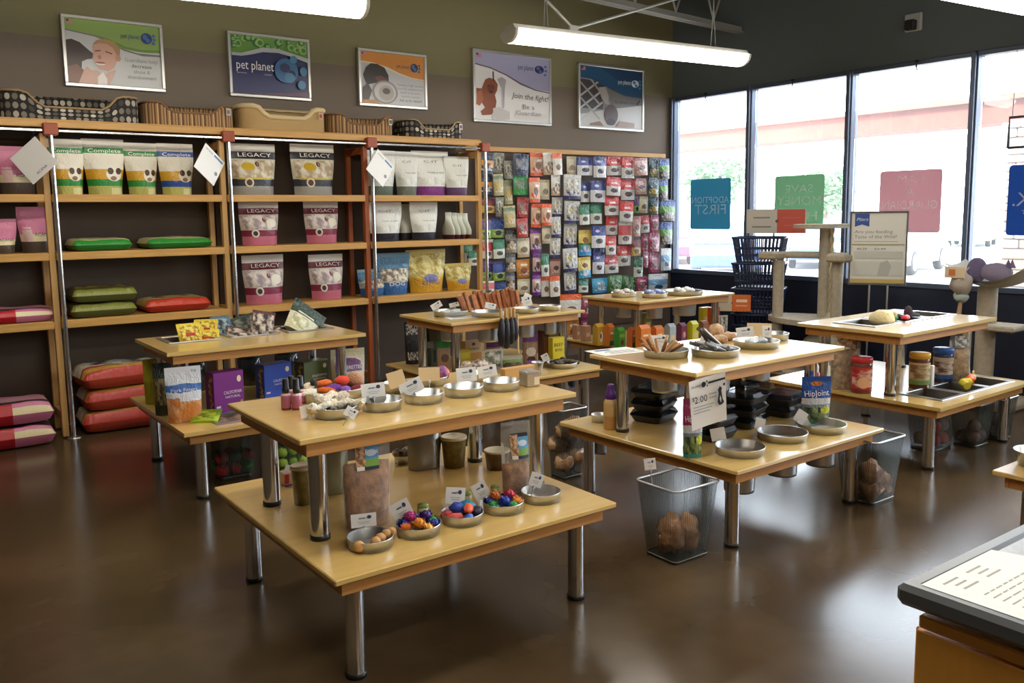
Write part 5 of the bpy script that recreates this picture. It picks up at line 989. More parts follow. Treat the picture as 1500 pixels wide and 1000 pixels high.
pouch(765, 487, 788, 533, .42, .07, pm([(0, 'b89880'), (.68, '8a50ac'), (.93, '7840a0')], [('e', .5, .38, .34, .14, 'e8dcd4'), ('e', .5, .14, .3, .1, '5a3c30')], .3, .3), 'tan treat bag with lilac top beside the brown carton', (), .5, 55)
carton(676, 499, 706, 528, .42, .06, 'd8c4a4', 'cream carton with brown lower half behind the rope toys', [('r', 'c8944c', 0, 0, 1, .4), ('t', '4a3428', 'Barkery', .5, .55, .14, {'width': .7}), ('e', '5a4030', .5, .84, .1, .08)])
carton(664, 512, 690, 534, .42, .05, 'd8c41c', 'small bright yellow carton before the cream carton', [('r', 'e8d848', .1, .4, .9, .8)])
carton(788, 484, 805, 531, .42, .06, '5a3024', 'tall dark brown carton beside the yellow carton', [('r', '7a4a34', .2, .3, .8, .8)])
carton(803, 494, 827, 533, .42, .06, 'd8c42c', 'yellow carton with black lettering at the deck end', [('t', '202018', 'BEEF', .5, .66, .13, {'width': .74}), ('t', '202018', 'BITES', .5, .48, .1, {'width': .6}), ('r', '3a4a20', 0, 0, 1, .2)])
p, r = dish(801, 522, 846, 541, .42, 'steel dish of dark twisted chews at the deck end', True)
for i in range(7): ropetoy((p.x+(i-3)*.022, p.y+.03*((i % 3)-1), .455+.01*(i % 2)), .13, .016, i*.9, 'dark twisted chew in the dish at the deck end', mat('4a4034', .7, var=.35, vs=40))['group'] = 'dark twisted chews'
card(795, 516, 808, 529, .42, 'white tag standing before the dark brown carton', R(-24), zb=.03)
ropetoy((3.35, 5.02, .53), .25, .045, R(12), 'upper brown and white spotted rope toy in front of the cartons'); ropetoy((3.35, 4.975, .465), .25, .045, R(2), 'lower brown and white spotted rope toy in front of the cartons')
pouch(707, 512, 738, 541, .42, .04, pm([(0, 'b8b4a4'), (.5, 'cac8ba')], [('n', .1, .1, .9, .9, '6a7264', 'd8d4c4', 3)], .3, .3), 'grey-white blister pack leaning before the black chews', (), .5, 56, name='treat_pack')
pouch(736, 521, 766, 541, .42, .04, pm([(0, '4a3c2c'), (.4, '7a9a4c'), (.7, 'b8b8a4')], [('n', .1, .1, .9, .5, '3a2c20', '6a5a40', 4)], .3, .3), 'green and grey pack lying before the lilac-topped bag', (), .5, 57, name='treat_pack')
pouch(770, 528, 790, 541, .42, .04, pm([(0, '5a2c70'), (.5, '7a3c90')], [], .3, .3), 'low purple packet at the front of the deck', (), .5, 58, name='treat_pack')
t, p, W, H, th = turned('steel_cup', 778, 528, 797, 551, .42, 'small steel cup near the deck corner', 'cup', [('cup', STEEL, [(0, 0), (.6, 0), (.95, .95), (1, 1), (.9, .96), (.55, .05), (0, .04)])])
# dark blue bed under the shelving behind
t = thing('dog_bed', 'dark blue cushion bed on the floor behind the steel pole', 'dog bed', (3.84, 6.72, 0)); b = MB(); b.ball((0, 0, .085), .085, mat('28344c', .95, bump=.3), 18, 10, (2.4, 1.9, 1), .06); b.build('cushion', t)
# bin
tb, p, w_, d_ = basket(797, 606, 862, 706, 'tall wire basket of wrapped chews behind the nearest table', h_=.43, grp='wire waste-paper baskets')
WR = mat('9a6844', .22, var=.5, vs=16, noisec='d8b48c', bump=.9, bs=30)
for i in range(6): blob('wrapped_chew', (p.x+(i % 2-.5)*.08, p.y+((i//2) % 2-.5)*.06, .10+.10*(i//2)+.02*(i % 2)), .062, WR, 'brown chew in crinkled film in the tall basket behind the nearest table', 'chew', 'wrapped chews in the tall basket', (1.1, .9, .9), .4, i)
b = MB(); b.tube([(0, 0, .0), (0, 0, .10)], .02, mat('5a6a90', .4, .3), 8); tag(b.build('hanging_tube', None, (P(840, 575, y=5.0).x, 5.0, .272)), 'short blue-grey tube hanging under the chew stick table deck', 'tube')

# ================================================================ TABLE WITH THE BLACK TRAYS
for x0, y0, x1, y1, lb in ((942, 506, 1009, 527, 'steel dish of bundled bone sticks at the table edge'), (1012, 503, 1083, 526, 'steel dish of silver wrapped sticks mid table'), (1074, 492, 1141, 513, 'steel dish holding clear wrappers behind the wrapped sticks'), (1115, 484, 1155, 500, 'steel dish at the far end of the tray table')):
    p, r = dish(x0, y0, x1, y1, .84, lb, True, grp='bucket dishes on the tray table')
    if x0 == 942:
        for i in range(14):
            a = i*2.4; b = MB(); L = rnd.uniform(.09, .13); tl = Matrix.Rotation(R(rnd.uniform(15, 50)), 4, 'Y') @ Matrix.Rotation(a, 4, 'Z'); b.T = Matrix.Rotation(a, 4, 'Z') @ Matrix.Rotation(R(rnd.uniform(35, 65)), 4, 'Y'); b.tube([(0, 0, 0), (0, 0, L)], .009, mat(('b08058', '8a5a38', 'c8a880')[i % 3], .7), 6)
            tag(b.build('bone_stick', None, (p.x-.05+.07*math.cos(a)*.4, p.y+.06*math.sin(a)*.5, .856)), 'short brown bone stick bundled in the dish at the table edge', 'chew stick', 'short bone sticks')
    if x0 == 1012:
        for i in range(14):
            b = MB(); up = i in (2, 5, 8); b.T = Matrix.Rotation(R(rnd.uniform(-30, 30)), 4, 'Z') @ Matrix.Rotation(R(-52 if up else rnd.uniform(-80, -66)), 4, 'Y'); L = .2 if up else .13; b.tube([(0, 0, 0), (0, 0, L)], .0105, mat(('8a8680', 'a8a49c', '6a6460')[i % 3], .3, .5), 7)
            tag(b.build('wrapped_stick', None, (p.x+.06+(.0 if up else rnd.uniform(-.06, .05)), p.y+rnd.uniform(-.06, .07), .865)), 'silver wrapped stick poking up out of the dish' if up else 'silver wrapped stick lying in the dish mid table', 'chew stick', 'upright silver sticks' if up else 'silver wrapped sticks')
    if x0 == 1074:
        for i in range(3): blob('film_wrapper', (p.x+(i-1)*.05, p.y+.02*(i % 2), .87), .03, clear('e4e8e8', .3, .06), 'crumpled clear wrapper in the dish behind the wrapped sticks', 'wrapper', 'clear wrappers', (1.4, .9, .6), .5, i)
for i, (x0, y0, x1, y1, r_, lb) in enumerate(((1036, 472, 1062, 498, .06, 'large rolled brown rawhide chew behind the wrapped sticks'), (1056, 484, 1080, 500, .045, 'film-wrapped brown chew beside the rolled rawhide'), (1040, 488, 1068, 505, .04, 'flat tan chew in front of the rolled rawhide'))):
    p, W, H, th = spot(x0, y0, x1, y1, .84); blob('rawhide_chew', (p.x, p.y, .84+H/2), W/2, mat('9a6a44', .6, var=.45, vs=20, noisec='d8b890', bump=.4), lb, 'chew', None, (1, .8, H/W), .25, i)
for x0, y0, x1, y1, rl, tn, lb in ((955, 492, 979, 506, 0, 0, 'white price card behind the bone sticks'), (1079, 479, 1106, 495, -6, 0, 'white price card beside the rawhide chews'), (1094, 474, 1131, 493, 2, 1, 'plain tan card behind the wrapper dish'), (1117, 478, 1130, 496, 0, 0, 'narrow white card in front of the tan card'), (1020, 490, 1038, 508, 24, 0, 'white tag tilted behind the wrapped sticks')):
    card(x0, y0, x1, y1, .84, lb, R(rl), tan=bool(tn), txt=not tn, zb=.03)
p = P(902, 516, z=.84); t = thing('paper_sheet', 'white printed sheet lying at the corner of the tray table', 'paper', (p.x+.02, p.y+.02, .8405), R(-8)); b = MB(); b.box((0, 0, .001), (.28, .2, .0015), PAPER); b.build('sheet', t)
b = MB(); [b.box((.02, -.06+.025*i, .0021), (.2-.04*(i % 2), .007, .0004), mat('70747c', .6)) for i in range(4)]; b.box((-.05, .06, .0021), (.1, .035, .0004), mat('4a6a9c', .6)); b.build('print', t, kind='stuff')
# the sign on the edge
a, c = P(1014, 548, z=.84), P(1072, 535, z=.84); w0 = .36; h0 = .33
t = thing('price_sign', 'white paper price sign hung from the table edge with a dog drawing', 'sign', (3.075, 2.475, 0)); ctr = P(1038, 588, y=2.66); t.location = ctr; t.rotation_euler = (R(6), R(-9), R(-14)); w0 = .205; h0 = .245
b = MB(); b.grid(lambda u, v: ((u-.5)*w0, .008*math.sin(u*3)+.01*(1-v)*(u-.3), (v-.5)*h0), 8, 8, PAPER); b.build('sheet', t)
art(t, w0, h0, [('t', '26262c', 'pet planet', .06, .86, .05, {'align': 'l', 'width': .24}), ('e', '26262c', .38, .88, .06, .055), ('e', '26262c', .47, .93, .018, .018), ('e', '26262c', .47, .84, .018, .018), ('r', '26262c', .5, .87, .97, .91), ('t', '18181c', '$', .05, .6, .08, {'align': 'l'}), ('t', '18181c', '2.00', .11, .54, .14, {'align': 'l', 'width': .34}), ('t', '2a2a30', 'Grooming', .5, .64, .05, {'align': 'l', 'width': .2}), ('t', '2a2a30', 'all purpose', .5, .57, .045, {'align': 'l', 'width': .2}), ('p', '26262c', [(.72, .45), (.76, .62), (.75, .7), (.8, .76), (.86, .72), (.84, .66), (.86, .5), (.9, .42), (.84, .38), (.76, .38)]), ('p', 'e8e6e0', [(.78, .5), (.8, .58), (.83, .5), (.81, .42)]), ('e', '26262c', .92, .78, .03, .03)] + [('r', 'a8a8a8', .06, .46-.06*i, .62-.06*i, .475-.06*i) for i in range(3)], -w0/2, -h0/2, -.003)
# lower deck
PB = pm([(0, '6a2c8a'), (.1, 'c8a468'), (.6, 'd0b07c')], [('r', .1, .12, .5, .55, 'd8c8a4'), ('e', .4, .75, .18, .09, 'e0b82c'), ('r', .55, .2, .9, .5, 'b88c54')], .3)
turned('shampoo_bottle', 884, 561, 905, 630, .42, 'tan bottle with purple cap beside the tray table post', 'bottle', [('body', PB, [(0, 0), (.95, 0), (1, .02), (1, .58), (.8, .66), (.7, .68)]), ('cap', mat('64308a', .35), [(.72, .67), (.78, .68), (.74, .8), (.5, .86), (.5, .95), (.4, 1), (0, 1)])])
dish(866, 604, 894, 620, .42, 'steel dish half hidden behind the purple capped bottle', True, grp='bucket dishes on the tray table')
LID = clear('2c3034', .9, .05)
def tray(px, py, w_, d_, rz, z, label, lid=True):
    p = P(px, py, z=.42); t = thing('meal_tray', label, 'tray', (p.x, p.y, z), rz, 'black meal trays'); b = MB(); hw, hd = w_/2, d_/2
    def ring(k, zz): r_ = .03; return [(sx*(hw*k-r_)+r_*math.cos(R(a0+i*30)), sy*(hd*k-r_)+r_*math.sin(R(a0+i*30)), zz) for sx, sy, a0 in ((1, 1, 0), (-1, 1, 90), (-1, -1, 180), (1, -1, 270)) for i in range(4)]
    def loft(rs, m):
        vs = [v for r_ in rs for v in r_]; n = 16; b.add(vs, [(j*n+i, j*n+(i+1) % n, (j+1)*n+(i+1) % n, (j+1)*n+i) for j in range(len(rs)-1) for i in range(n)], m, False); b.add(rs[0], [tuple(range(n))[::-1]], m)
        b.add(rs[-1], [tuple(range(n))], m)
    loft([ring(.82, 0), ring(.97, .034), ring(1.0, .036), ring(1.0, .040), ring(.95, .041), ring(.94, .030)], BLACK); b.build('base', t)
    b = MB(); loft([ring(.99, .0405), ring(.97, .046), ring(.88, .064), ring(.86, .0655), ring(.62, .0655), ring(.6, .063)], LID); b.build('lid', t); return t
for i, (px, py, w_, d_, rz, n, nm) in enumerate(((958, 614, .25, .2, .25, 3, 'stack beside the front steel post'), (1043, 640, .24, .19, .1, 2, 'stack behind the purple pouch'), (1090, 622, .25, .2, .2, 3, 'tallest stack in the middle of the deck'), (1146, 606, .24, .19, .15, 2, 'stack beside the blue pouch'), (1080, 590, .24, .19, .1, 3, 'stack behind the price sign'))):
    for k in range(n):
        tray(px, py, w_, d_, R(rz*60+4*(k % 2)), .4205+k*.066, 'black lidded meal tray, %s of the %s' % (('bottom', 'middle', 'top')[k] if n == 3 else ('bottom', 'top')[k], nm))
HJ = lambda c1, c2_: pm([(0, '2a8a80'), (.08, '3c6c64'), (.2, '7a8a9a'), (.42, 'd4dce0'), (.55, c1), (.9, c2_)], [('n', .05, .06, .95, .36, '2c4030', '8aa05c', 5), ('e', .8, .3, .18, .08, 'c8d03c'), ('e', .5, .85, .2, .05, 'c87830')], .25, .3, 50)
pouch(999, 586, 1029, 671, .42, .04, HJ('a03060', '8a2850'), 'maroon and white supplement pouch leaning on the steel post', [('HipJoint', .5, .62, .1, 'f4ecf0', {'width': .8, 'rot': .06})], .55, 61, seal=mat('8a2850', .3), cat='pouch', name='supplement_pouch')
pouch(1173, 553, 1215, 622, .42, .05, HJ('2458b0', '1c4890'), 'blue and white supplement pouch at the far deck corner', [('HipJoint', .5, .6, .12, 'f0f4fa', {'width': .84, 'rot': .05})], .6, 62, seal=mat('2050a0', .3), cat='pouch', name='supplement_pouch')
turned('pump_bottle', 1186, 532, 1202, 607, .42, 'bottle with red and white nozzle behind the blue pouch', 'bottle', [('body', mat('38507c', .35), [(0, 0), (1, 0), (1, .6), (.6, .68)]), ('nozzle', mat('c83c44', .4), [(.6, .67), (.6, .82), (.4, .84)]), ('tip', WHITE, [(.4, .83), (.42, .95), (.2, 1), (0, 1)])])
for x0, y0, x1, y1, lb in ((1047, 643, 1120, 673, 'empty steel dish in the front row beside the maroon pouch'), (1109, 627, 1182, 651, 'empty steel dish in the middle of the front row'), (1168, 613, 1238, 638, 'empty steel dish at the far end of the front row')):
    dish(x0, y0, x1, y1, .42, lb, True, grp='bucket dishes on the tray table')
for x0, y0, x1, y1, rl, lb in ((1042, 626, 1066, 646, -10, 'white tag before the two-tray stack behind the maroon pouch'), (1103, 611, 1120, 630, 14, 'white tag before the tallest tray stack'), (1157, 596, 1178, 619, 34, 'white tag tilted before the blue pouch')):
    card(x0, y0, x1, y1, .42, lb, R(rl), zb=.02, txt=False)
tb, p, w_, d_ = basket(934, 700, 1048, 833, 'wire basket with two brown wrapped chews, in front of the tray table', h_=.36, w_=.30, see=.22)
WR2 = mat('8a5c3a', .22, var=.5, vs=14, noisec='c89c74', bump=.9, bs=30)
for i, (dx, dy, dz, r_, lb) in enumerate(((-.05, -.01, .12, .075, 'brown film-wrapped chew standing in the front wire basket'), (.05, -.02, .10, .065, 'smaller brown film-wrapped chew in the front wire basket'), (.0, .05, .055, .05, 'brown chew at the bottom of the front wire basket'))):
    blob('wrapped_chew', (p.x+dx, p.y+dy, dz), r_, WR2, lb, 'chew', None, (.95, .8, 1.25), .45, i+5, n=16, k=12)
t = card(945, 680, 964, 698, .0, 'white tag clipped to the rim of the front wire basket', R(-6), txt=True, zb=.43, lean=5, stem=.075); t.location = (p.x-w_/2+.004, p.y+.03, .425)
tb, p, w_, d_ = basket(1226, 634, 1314, 742, 'wire basket of brown wrapped chews beyond the tray table', h_=.36, w_=.30, see=.25)
for i in range(5): blob('wrapped_chew', (p.x+(i % 2-.5)*.10, p.y+((i//2) % 2-.5)*.09, .08+.08*(i//4)), .068, WR2, 'brown film-wrapped chew in the basket beyond the tray table', 'chew', 'wrapped chews beyond the tray table', (1, .9, 1.1), .45, i+9)

# ================================================================ TABLE FARTHEST BACK
c6 = Vector((TB['6'][0], TB['6'][1], 0))
for x0, y0, x1, y1, lb in ((975, 418, 1030, 434, 'steel dish of white wrapped treats on the farthest table'), (940, 424, 978, 437, 'steel dish of blue striped candies on the farthest table'), (895, 425, 932, 436, 'steel dish of small packets at the near end of the farthest table')):
    p, r = dish(x0, y0, x1, y1, .84, lb, True, grp='bucket dishes on the farthest table')
    for i in range(6):
        c = {975: 'e8e4dc', 940: '8a94c0', 895: 'c8b8b0'}[x0]; blob('wrapped_treat', (p.x+(i % 3-1)*.06, p.y+(i//3-.5)*.06, .875+.012*(i % 2)), .034, mat(c, .35, var=.35, vs=24, bump=.4), {975: 'white wrapped treat heaped in the dish on the farthest table', 940: 'blue striped candy heaped on the farthest table', 895: 'pale packet heaped at the near end of the farthest table'}[x0], 'treat', {975: 'white wrapped treats', 940: 'blue striped candies', 895: 'pale packets'}[x0], (1.3, .8, .7), .4, i)
for i, (x0, y0, x1, y1, c, lb, it) in enumerate(((838, 476, 850, 497, 'b88a70', 'slim tan carton, first in the row on the farthest table', 0), (850, 477, 866, 500, 'c09478', 'tan carton, second in the row on the farthest table', 0), (868, 474, 886, 506, 'c8a03c', 'amber carton with black and white picture on the farthest table', 1), (885, 474, 900, 507, 'd07a34', 'orange carton beside the amber carton with a picture', 2), (899, 480, 916, 509, '4a9a40', 'green carton in the row on the farthest table', 3), (918, 479, 932, 509, 'd8703c', 'coral orange carton beside the green carton', 2), (931, 476, 953, 512, 'e08030', 'large bright orange carton with gabled top', 2), (953, 477, 972, 508, 'd87c3c', 'orange carton with gabled top beside the pale blue one', 2), (973, 474, 990, 506, 'a8bcc8', 'pale blue carton with gabled top', 0), (990, 473, 1006, 503, '7a3c5c', 'plum carton with pink mark beside the pale blue one', 4), (1006, 470, 1023, 502, 'c8cc30', 'lime yellow carton with gabled top', 0), (1022, 470, 1038, 496, '9a6a50', 'brown carton at the end of the row by the rawhide', 4))):
    its = {0: [('r', 'd8c8b0', .2, .3, .8, .55)], 1: [('e', 'e8e4dc', .5, .45, .22, .28), ('e', '2c2824', .42, .5, .1, .16)], 2: [('r', '3a5a34', 0, 0, 1, .28), ('r', 'f0e0c8', .2, .62, .8, .72)], 3: [('r', '8ab850', .1, .6, .9, .8), ('e', '5a3a20', .5, .3, .25, .16)], 4: [('e', 'd8a0b0', .5, .5, .25, .18)]}[it]
    carton(x0, y0, x1, y1, .42, .07, c, lb, its, name='treat_carton', gable=.14 if i >= 2 else 0, group='cartons on the farthest table')
for i, (px, py, c, lb) in enumerate(((1032, 470, 'd8c838', 'small yellow carton in the second row by the table leg'), (1045, 470, 'c84c34', 'small red carton in the second row by the table leg'), (946, 478, '8a8a30', 'olive carton in the second row behind the orange cartons'))):
    carton(px-9, py-20, px+9, py+14, .42, .06, c, lb, [('r', 'e8dcc0', .2, .4, .8, .6)], name='treat_carton')
pouch(1052, 462, 1066, 490, .42, .05, pm([(0, 'a8a49c'), (.5, 'c8c4b8')], [('n', .1, .1, .9, .9, '5a5850', 'd8d4c8', 4)], .3), 'grey packet beside the far table leg', (), .5, 66)

# ================================================================ TABLE NEAREST THE WINDOWS
c5 = Vector((TB['5'][0], TB['5'][1], 0))
b = MB(); b.ball((0, 0, 0), .075, mat('dccfa4', .9, bump=.7, bs=60), 18, 12, (1.25, 1, .85), .1, 6, 3)
t = thing('plush_toy', 'cream woolly plush toy with small ears in the first sunken pan', 'pet toy', (c5.x-.24, c5.y-.02, .87)); b.build('body', t)
for dx in (.07, -.02): b = MB(); b.ball((dx, -.05, .03), .022, mat('d0c296', .9), 8, 6, (1.2, .6, .8)); b.build('ear', t)
blob('toy_ball', (c5.x-.10, c5.y-.02, .865), .026, mat('2a8a5c', .6), 'green toy beside the cream woolly plush', 'pet toy', None, (1.5, 1, .8), .3, 2); blob('toy_ball', (c5.x-.02, c5.y-.06, .865), .026, mat('d83c44', .5), 'red toy beside the green toy on the window table', 'pet toy', None, (1.7, .9, .7), .3, 3)
blob('plush_toy', (c5.x+.16, c5.y+.02, .875), .04, FZ('4a3c44'), 'small dark plush toy upright in the middle sunken pan', 'pet toy', None, (.8, .8, 1.2), .3, 4)
for i, lb in enumerate(('dark flat toy behind the dark plush', 'dark flat toy lying in the middle sunken pan')): blob('plush_toy', (c5.x+.12+.14*i, c5.y+.09-.05*i, .80+.05), .05, FZ('3c3844'), lb, 'pet toy', None, (1.3, .9, .35), .3, 5+i)
GRA = mat('b89a70', .8, var=.55, vs=28, bump=1., bs=45)
clearbag(1211, 492, 1262, 571, .42, .09, .72, GRA, 'clear bag of granola treats behind the red jar', .5, 71, (.2, .74, .8, .95, pm([(0, 'c8b890')], [('n', 0, 0, 1, 1, '8a6a48', 'e8e0d0', 3)], .4)))
clearbag(1386, 486, 1422, 560, .42, .08, .62, GRA, 'clear bag of granola treats beside the blue lidded jar', .5, 72, (.2, .68, .85, .9, pm([(0, 'b8b49c')], [('n', 0, 0, 1, 1, '6a6a70', 'd8dcd8', 3)], .4)))
clearbag(1305, 508, 1320, 578, .42, .04, .6, GRA, 'narrow clear tube bag next to the steel post', .5, 73)
def pjar(x0, y0, x1, y1, body, lid, label, lab):
    turned('plastic_jar', x0, y0, x1, y1, .42, label, 'jar', [('jar', clear(body, .25, .06), [(0, 0), (.92, 0), (.97, .03), (.97, .8), (.9, .84)]), ('fill', mat(lab[0], .6, var=.4, vs=40), [(0, .02), (.86, .02), (.86, .76), (0, .77)]), ('label', lab[1], [(.985, .12), (.985, .74)]), ('lid', mat(lid, .35), [(.93, .84), (1, .85), (1, .98), (.95, 1), (0, 1)])], 'plastic treat jars', 24)
pjar(1246, 520, 1276, 577, '8a4a40', 'c83438', 'plastic jar with red lid and red label on the window table', ('6a3428', pm([(0, 'b82c30'), (.5, 'c83c38')], [('n', .55, .1, .98, .9, 'b82c30', 'e8c8b0', 4), ('e', .75, .3, .1, .25, 'e8b890')], .3)))
pjar(1331, 514, 1360, 570, '7a4a38', 'd8a838', 'plastic jar with amber lid on the window table', ('6a4430', pm([(0, '7a9a5c'), (.2, 'd0bc94')], [('n', .55, .2, .98, .9, '8a6a50', 'd8c8a0', 4)], .3)))
pjar(1366, 507, 1394, 561, '3c4a70', '2c5cb0', 'plastic jar with blue lid on the window table', ('4a3a3c', pm([(0, '3c5c94'), (.3, 'b8a89c')], [('n', .55, .2, .98, .8, '5a3c34', 'd8ccc0', 4)], .3)))
carton(1356, 535, 1366, 567, .42, .05, 'f4f4f2', 'slim white carton between the amber and blue lidded jars', name='slim_carton')
b = MB(); pts = [(-.13, -.03, .0), (-.09, .02, .012), (-.04, -.01, .015), (.02, .02, .02), (.08, .03, .02), (.13, .045, .012)]
t = thing('stretch_toy', 'yellow and orange tubular toy lying across the sunken lower pans', 'pet toy', (c5.x+.17, c5.y-.43, .445), R(4))
for i in range(5):
    b = MB(); b.tube([pts[i], pts[i+1]], .026, mat(('d8c83c', 'd8c43c', 'e05a20', 'e06a28', 'e8d040')[i], .6), 10); b.build('segment', t)
b = MB(); b.box((.155, .05, .03), (.03, .006, .05), mat('d8c090', .6), .002); b.build('tag', t)
tb, p, w_, d_ = basket(1323, 600, 1402, 664, 'wire basket of red and white balls under the window table', h_=.30, w_=.28, see=.2)
for i, (c, nm) in enumerate((('c03c3c', 'red'), ('d07a5c', 'salmon'), ('d8d4cc', 'white'), ('a83a34', 'brick'), ('c8504c', 'coral'), ('b8b4b0', 'pale grey'))): blob('toy_ball', (p.x+(i % 2-.5)*.10, p.y+((i//2) % 2-.5)*.09, .065+.09*(i//4)), .045, mat(c, .6), '%s ball in the basket under the window table' % nm, 'ball', None, lump=.0)
for i, (x0, x1, y0, y1, lb) in enumerate(((1400, 1442, 602, 655, 'dark wire basket of rope bones, middle one under the window table'), (1436, 1474, 590, 645, 'dark wire basket of brown chews, farthest under the window table'))):
    tb, p, w_, d_ = basket(x0, y0, x1, y1, lb, h_=.30, w_=.24, see=.28)
    for k in range(5): blob('rope_bone', (p.x+(k % 2-.5)*.08, p.y+((k//2) % 2-.5)*.07, .06+.08*(k//4)), .045, mat(('8a6a60', '9a948c')[i], .9, var=.4, vs=40), ('rope bone in the middle basket under the window table', 'grey-brown chew in the farthest basket under the window table')[i], 'chew', ('rope bones', 'grey-brown chews')[i], (1.2, .9, .9), .3, k)
t, p, W, H, th = turned('metal_pail', 1487, 652, 1552, 690, .42, 'metal pail on the cut-off table at the picture edge', 'pail', [('pail', STEEL, [(0, 0), (.8, 0), (.97, .93), (1, .95), (1, 1), (.94, .98), (.77, .04), (0, .04)])], n=28)

# ================================================================ BY THE WINDOWS
CARP = mat('b8ae9c', .95, var=.1, vs=30, bump=.7, bs=140); SIS = mat('c8bc9c', .9, bump=.6, bs=90)
t = thing('cat_tree', 'tall beige carpeted cat tree with curved ledge and sisal rope, by the windows', 'cat tree', (7.25, 4.92, 0))
b = MB(); b.box((0, 0, .03), (.5, .84, .06), CARP, .02); b.build('base', t)
for (x, y, h_, r_) in ((-.17, .33, 1.12, .052), (-.17, -.31, 1.12, .05), (.14, .02, 1.44, .065)):
    b = MB(); b.lathe([(r_, .06), (r_, h_)], (x, y, 0), CARP, 18); b.build('post', t)
b = MB(); b.prism([(.30*math.cos(a*math.pi/12), .30*math.sin(a*math.pi/12)) for a in range(24)], 1.43, 1.465, CARP, 'z'); o = b.build('perch', t); o.location = (.12, .02, 0)
b = MB(); b.prism([(.26*math.cos(a*math.pi/12)*1.2, .52*math.sin(a*math.pi/12)) for a in range(24)], .52, .57, CARP, 'z'); b.build('shelf', t)
b = MB()
def ledge(u, v):
    a = u*math.pi; r_ = .46; x, y = .24*math.sin(a)*1.0-.10, r_*math.cos(a)*.95; q = 2*math.pi*v; nx, ny = math.sin(a), math.cos(a)
    return (x+nx*.05*math.cos(q)-.03*(1-math.sin(a)), y+ny*.05*math.cos(q), 1.165+.035*math.sin(q))
b.grid(ledge, 24, 10, CARP); b.grid(lambda u, v: ledge(0, u) if v < .5 else (-.13, .437, 1.165), 10, 1, CARP); b.build('curved_ledge', t)
for y in (.33, -.31): b = MB(); b.box((-.20, y+(.06 if y > 0 else -.05), 1.165), (.2, .2, .075), CARP, .03); b.build('arm_pad', t)
b = MB()
for ph in (0, math.pi): b.tube([(.105+.012*math.cos(k*.7+ph), -.062+.012*math.sin(k*.7+ph), .57+k*.0215) for k in range(41)], .0115, SIS, 6)
b.build('sisal_rope', t); b = MB(); b.lathe([(.05, .57), (.03, .59), (.02, .62)], (.105, -.062, 0), SIS, 12); b.build('rope_collar', t)
b = MB(); b.ball((0, 0, .2), .2, CARP, 16, 10, (1, 1.3, 1)); o = b.build('cubby', t); o.location = (-.02, -.12, .06)
t = thing('cat_tree', 'smaller beige cat tree with a scooped sling, beside the stone pillar', 'cat tree', (7.25, 3.33, 0))
b = MB(); b.box((0, 0, .03), (.55, .6, .06), CARP, .02); b.build('base', t)
b = MB(); b.lathe([(.075, .06), (.075, .965)], (0, .02, 0), CARP, 20); b.build('post', t)
b = MB(); b.box((-.03, -.14, .65), (.3, .26, .045), CARP, .02); b.build('platform', t)
b = MB(); b.grid(lambda u, v: ((v-.5)*.4, (u-.5)*.66-.02, .96+.15*abs(2*u-1)**2+.04*(2*v-1)**2-(.0 if u > .5 else .02*(1-2*u))), 14, 6, mat('c4bfb4', .9, bump=.4, bs=100)); b.grid(lambda u, v: ((v-.5)*.4, (u-.5)*.66-.02, .985+.15*abs(2*u-1)**2+.04*(2*v-1)**2-(.0 if u > .5 else .02*(1-2*u))), 14, 6, mat('c4bfb4', .9, bump=.4, bs=100)); b.build('sling', t)
t = thing('plush_toy', 'mauve plush cat toy lying in the sling of the smaller cat tree', 'pet toy', (7.24, 3.37, 1.065)); PL = FZ('6a6080')
b = MB(); b.ball((0, .07, .03), .095, PL, 14, 10, (.9, .8, 1.1)); b.build('head', t); b = MB(); b.ball((0, -.08, .02), .085, FZ('8a8098'), 14, 10, (1, 1.5, .9)); b.build('body', t)
for dy in (-.20, -.17): b = MB(); b.lathe([(.03, 0), (.0, .07)], (.0, dy-.0, .06), PL, 8); b.build('ear', t)
t = thing('plush_toy', 'pale fringed plush toy with tag hanging from the sling edge', 'pet toy', (7.0, 3.44, .67))
b = MB(); b.ball((0, 0, .33), .075, FZ('b4aaa4'), 14, 10, (.9, 1.1, 1.3), .3); b.build('body', t); b = MB(); b.ball((0, .0, .22), .05, FZ('a8b8b4'), 12, 8, (.9, 1.2, .8), .4); b.build('skirt', t); b = MB(); b.tube([(0, 0, .19), (0, .01, .08), (0, -.01, .0)], [.015, .02, .026], FZ('b8987c'), 7); b.build('tail', t)
b = MB(); b.box((-.06, .03, .42), (.006, .16, .09), mat('d8c8ac', .5), .004); b.box((-.065, .05, .42), (.004, .05, .05), mat('c87848', .5)); b.build('tag', t); b = MB(); b.tube([(0, 0, .40), (.05, -.03, .46)], .006, FZ('a89c90'), 6); b.build('loop', t)
# framed stand
t = thing('sign_stand', 'framed white price sign on two thin poles before the windows', 'sign', (7.18, 4.28, 0), R(-62)); w0, h0 = .46, .64; z0 = .935
b = MB(); b.box((0, 0, z0+h0/2), (w0, .016, h0), mat('e4e6e2', .5)); b.build('panel', t)
for (c, s) in (((0, -.004, z0), (w0+.02, .03, .016)), ((0, -.004, z0+h0), (w0+.02, .03, .016)), ((-w0/2-.002, -.004, z0+h0/2), (.014, .03, h0)), ((w0/2+.002, -.004, z0+h0/2), (.014, .03, h0))): b = MB(); b.box(c, s, mat('7a7c80', .35, .8), .003); b.build('frame_bar', t)
for x in (-.06, .09): b = MB(); b.tube([(x, .0, .012), (x, 0, z0)], .008, STEEL, 8); b.build('pole', t)
b = MB(); b.box((.015, 0, .008), (.34, .3, .014), mat('5a5c60', .4, .8), .004); b.build('foot_plate', t)
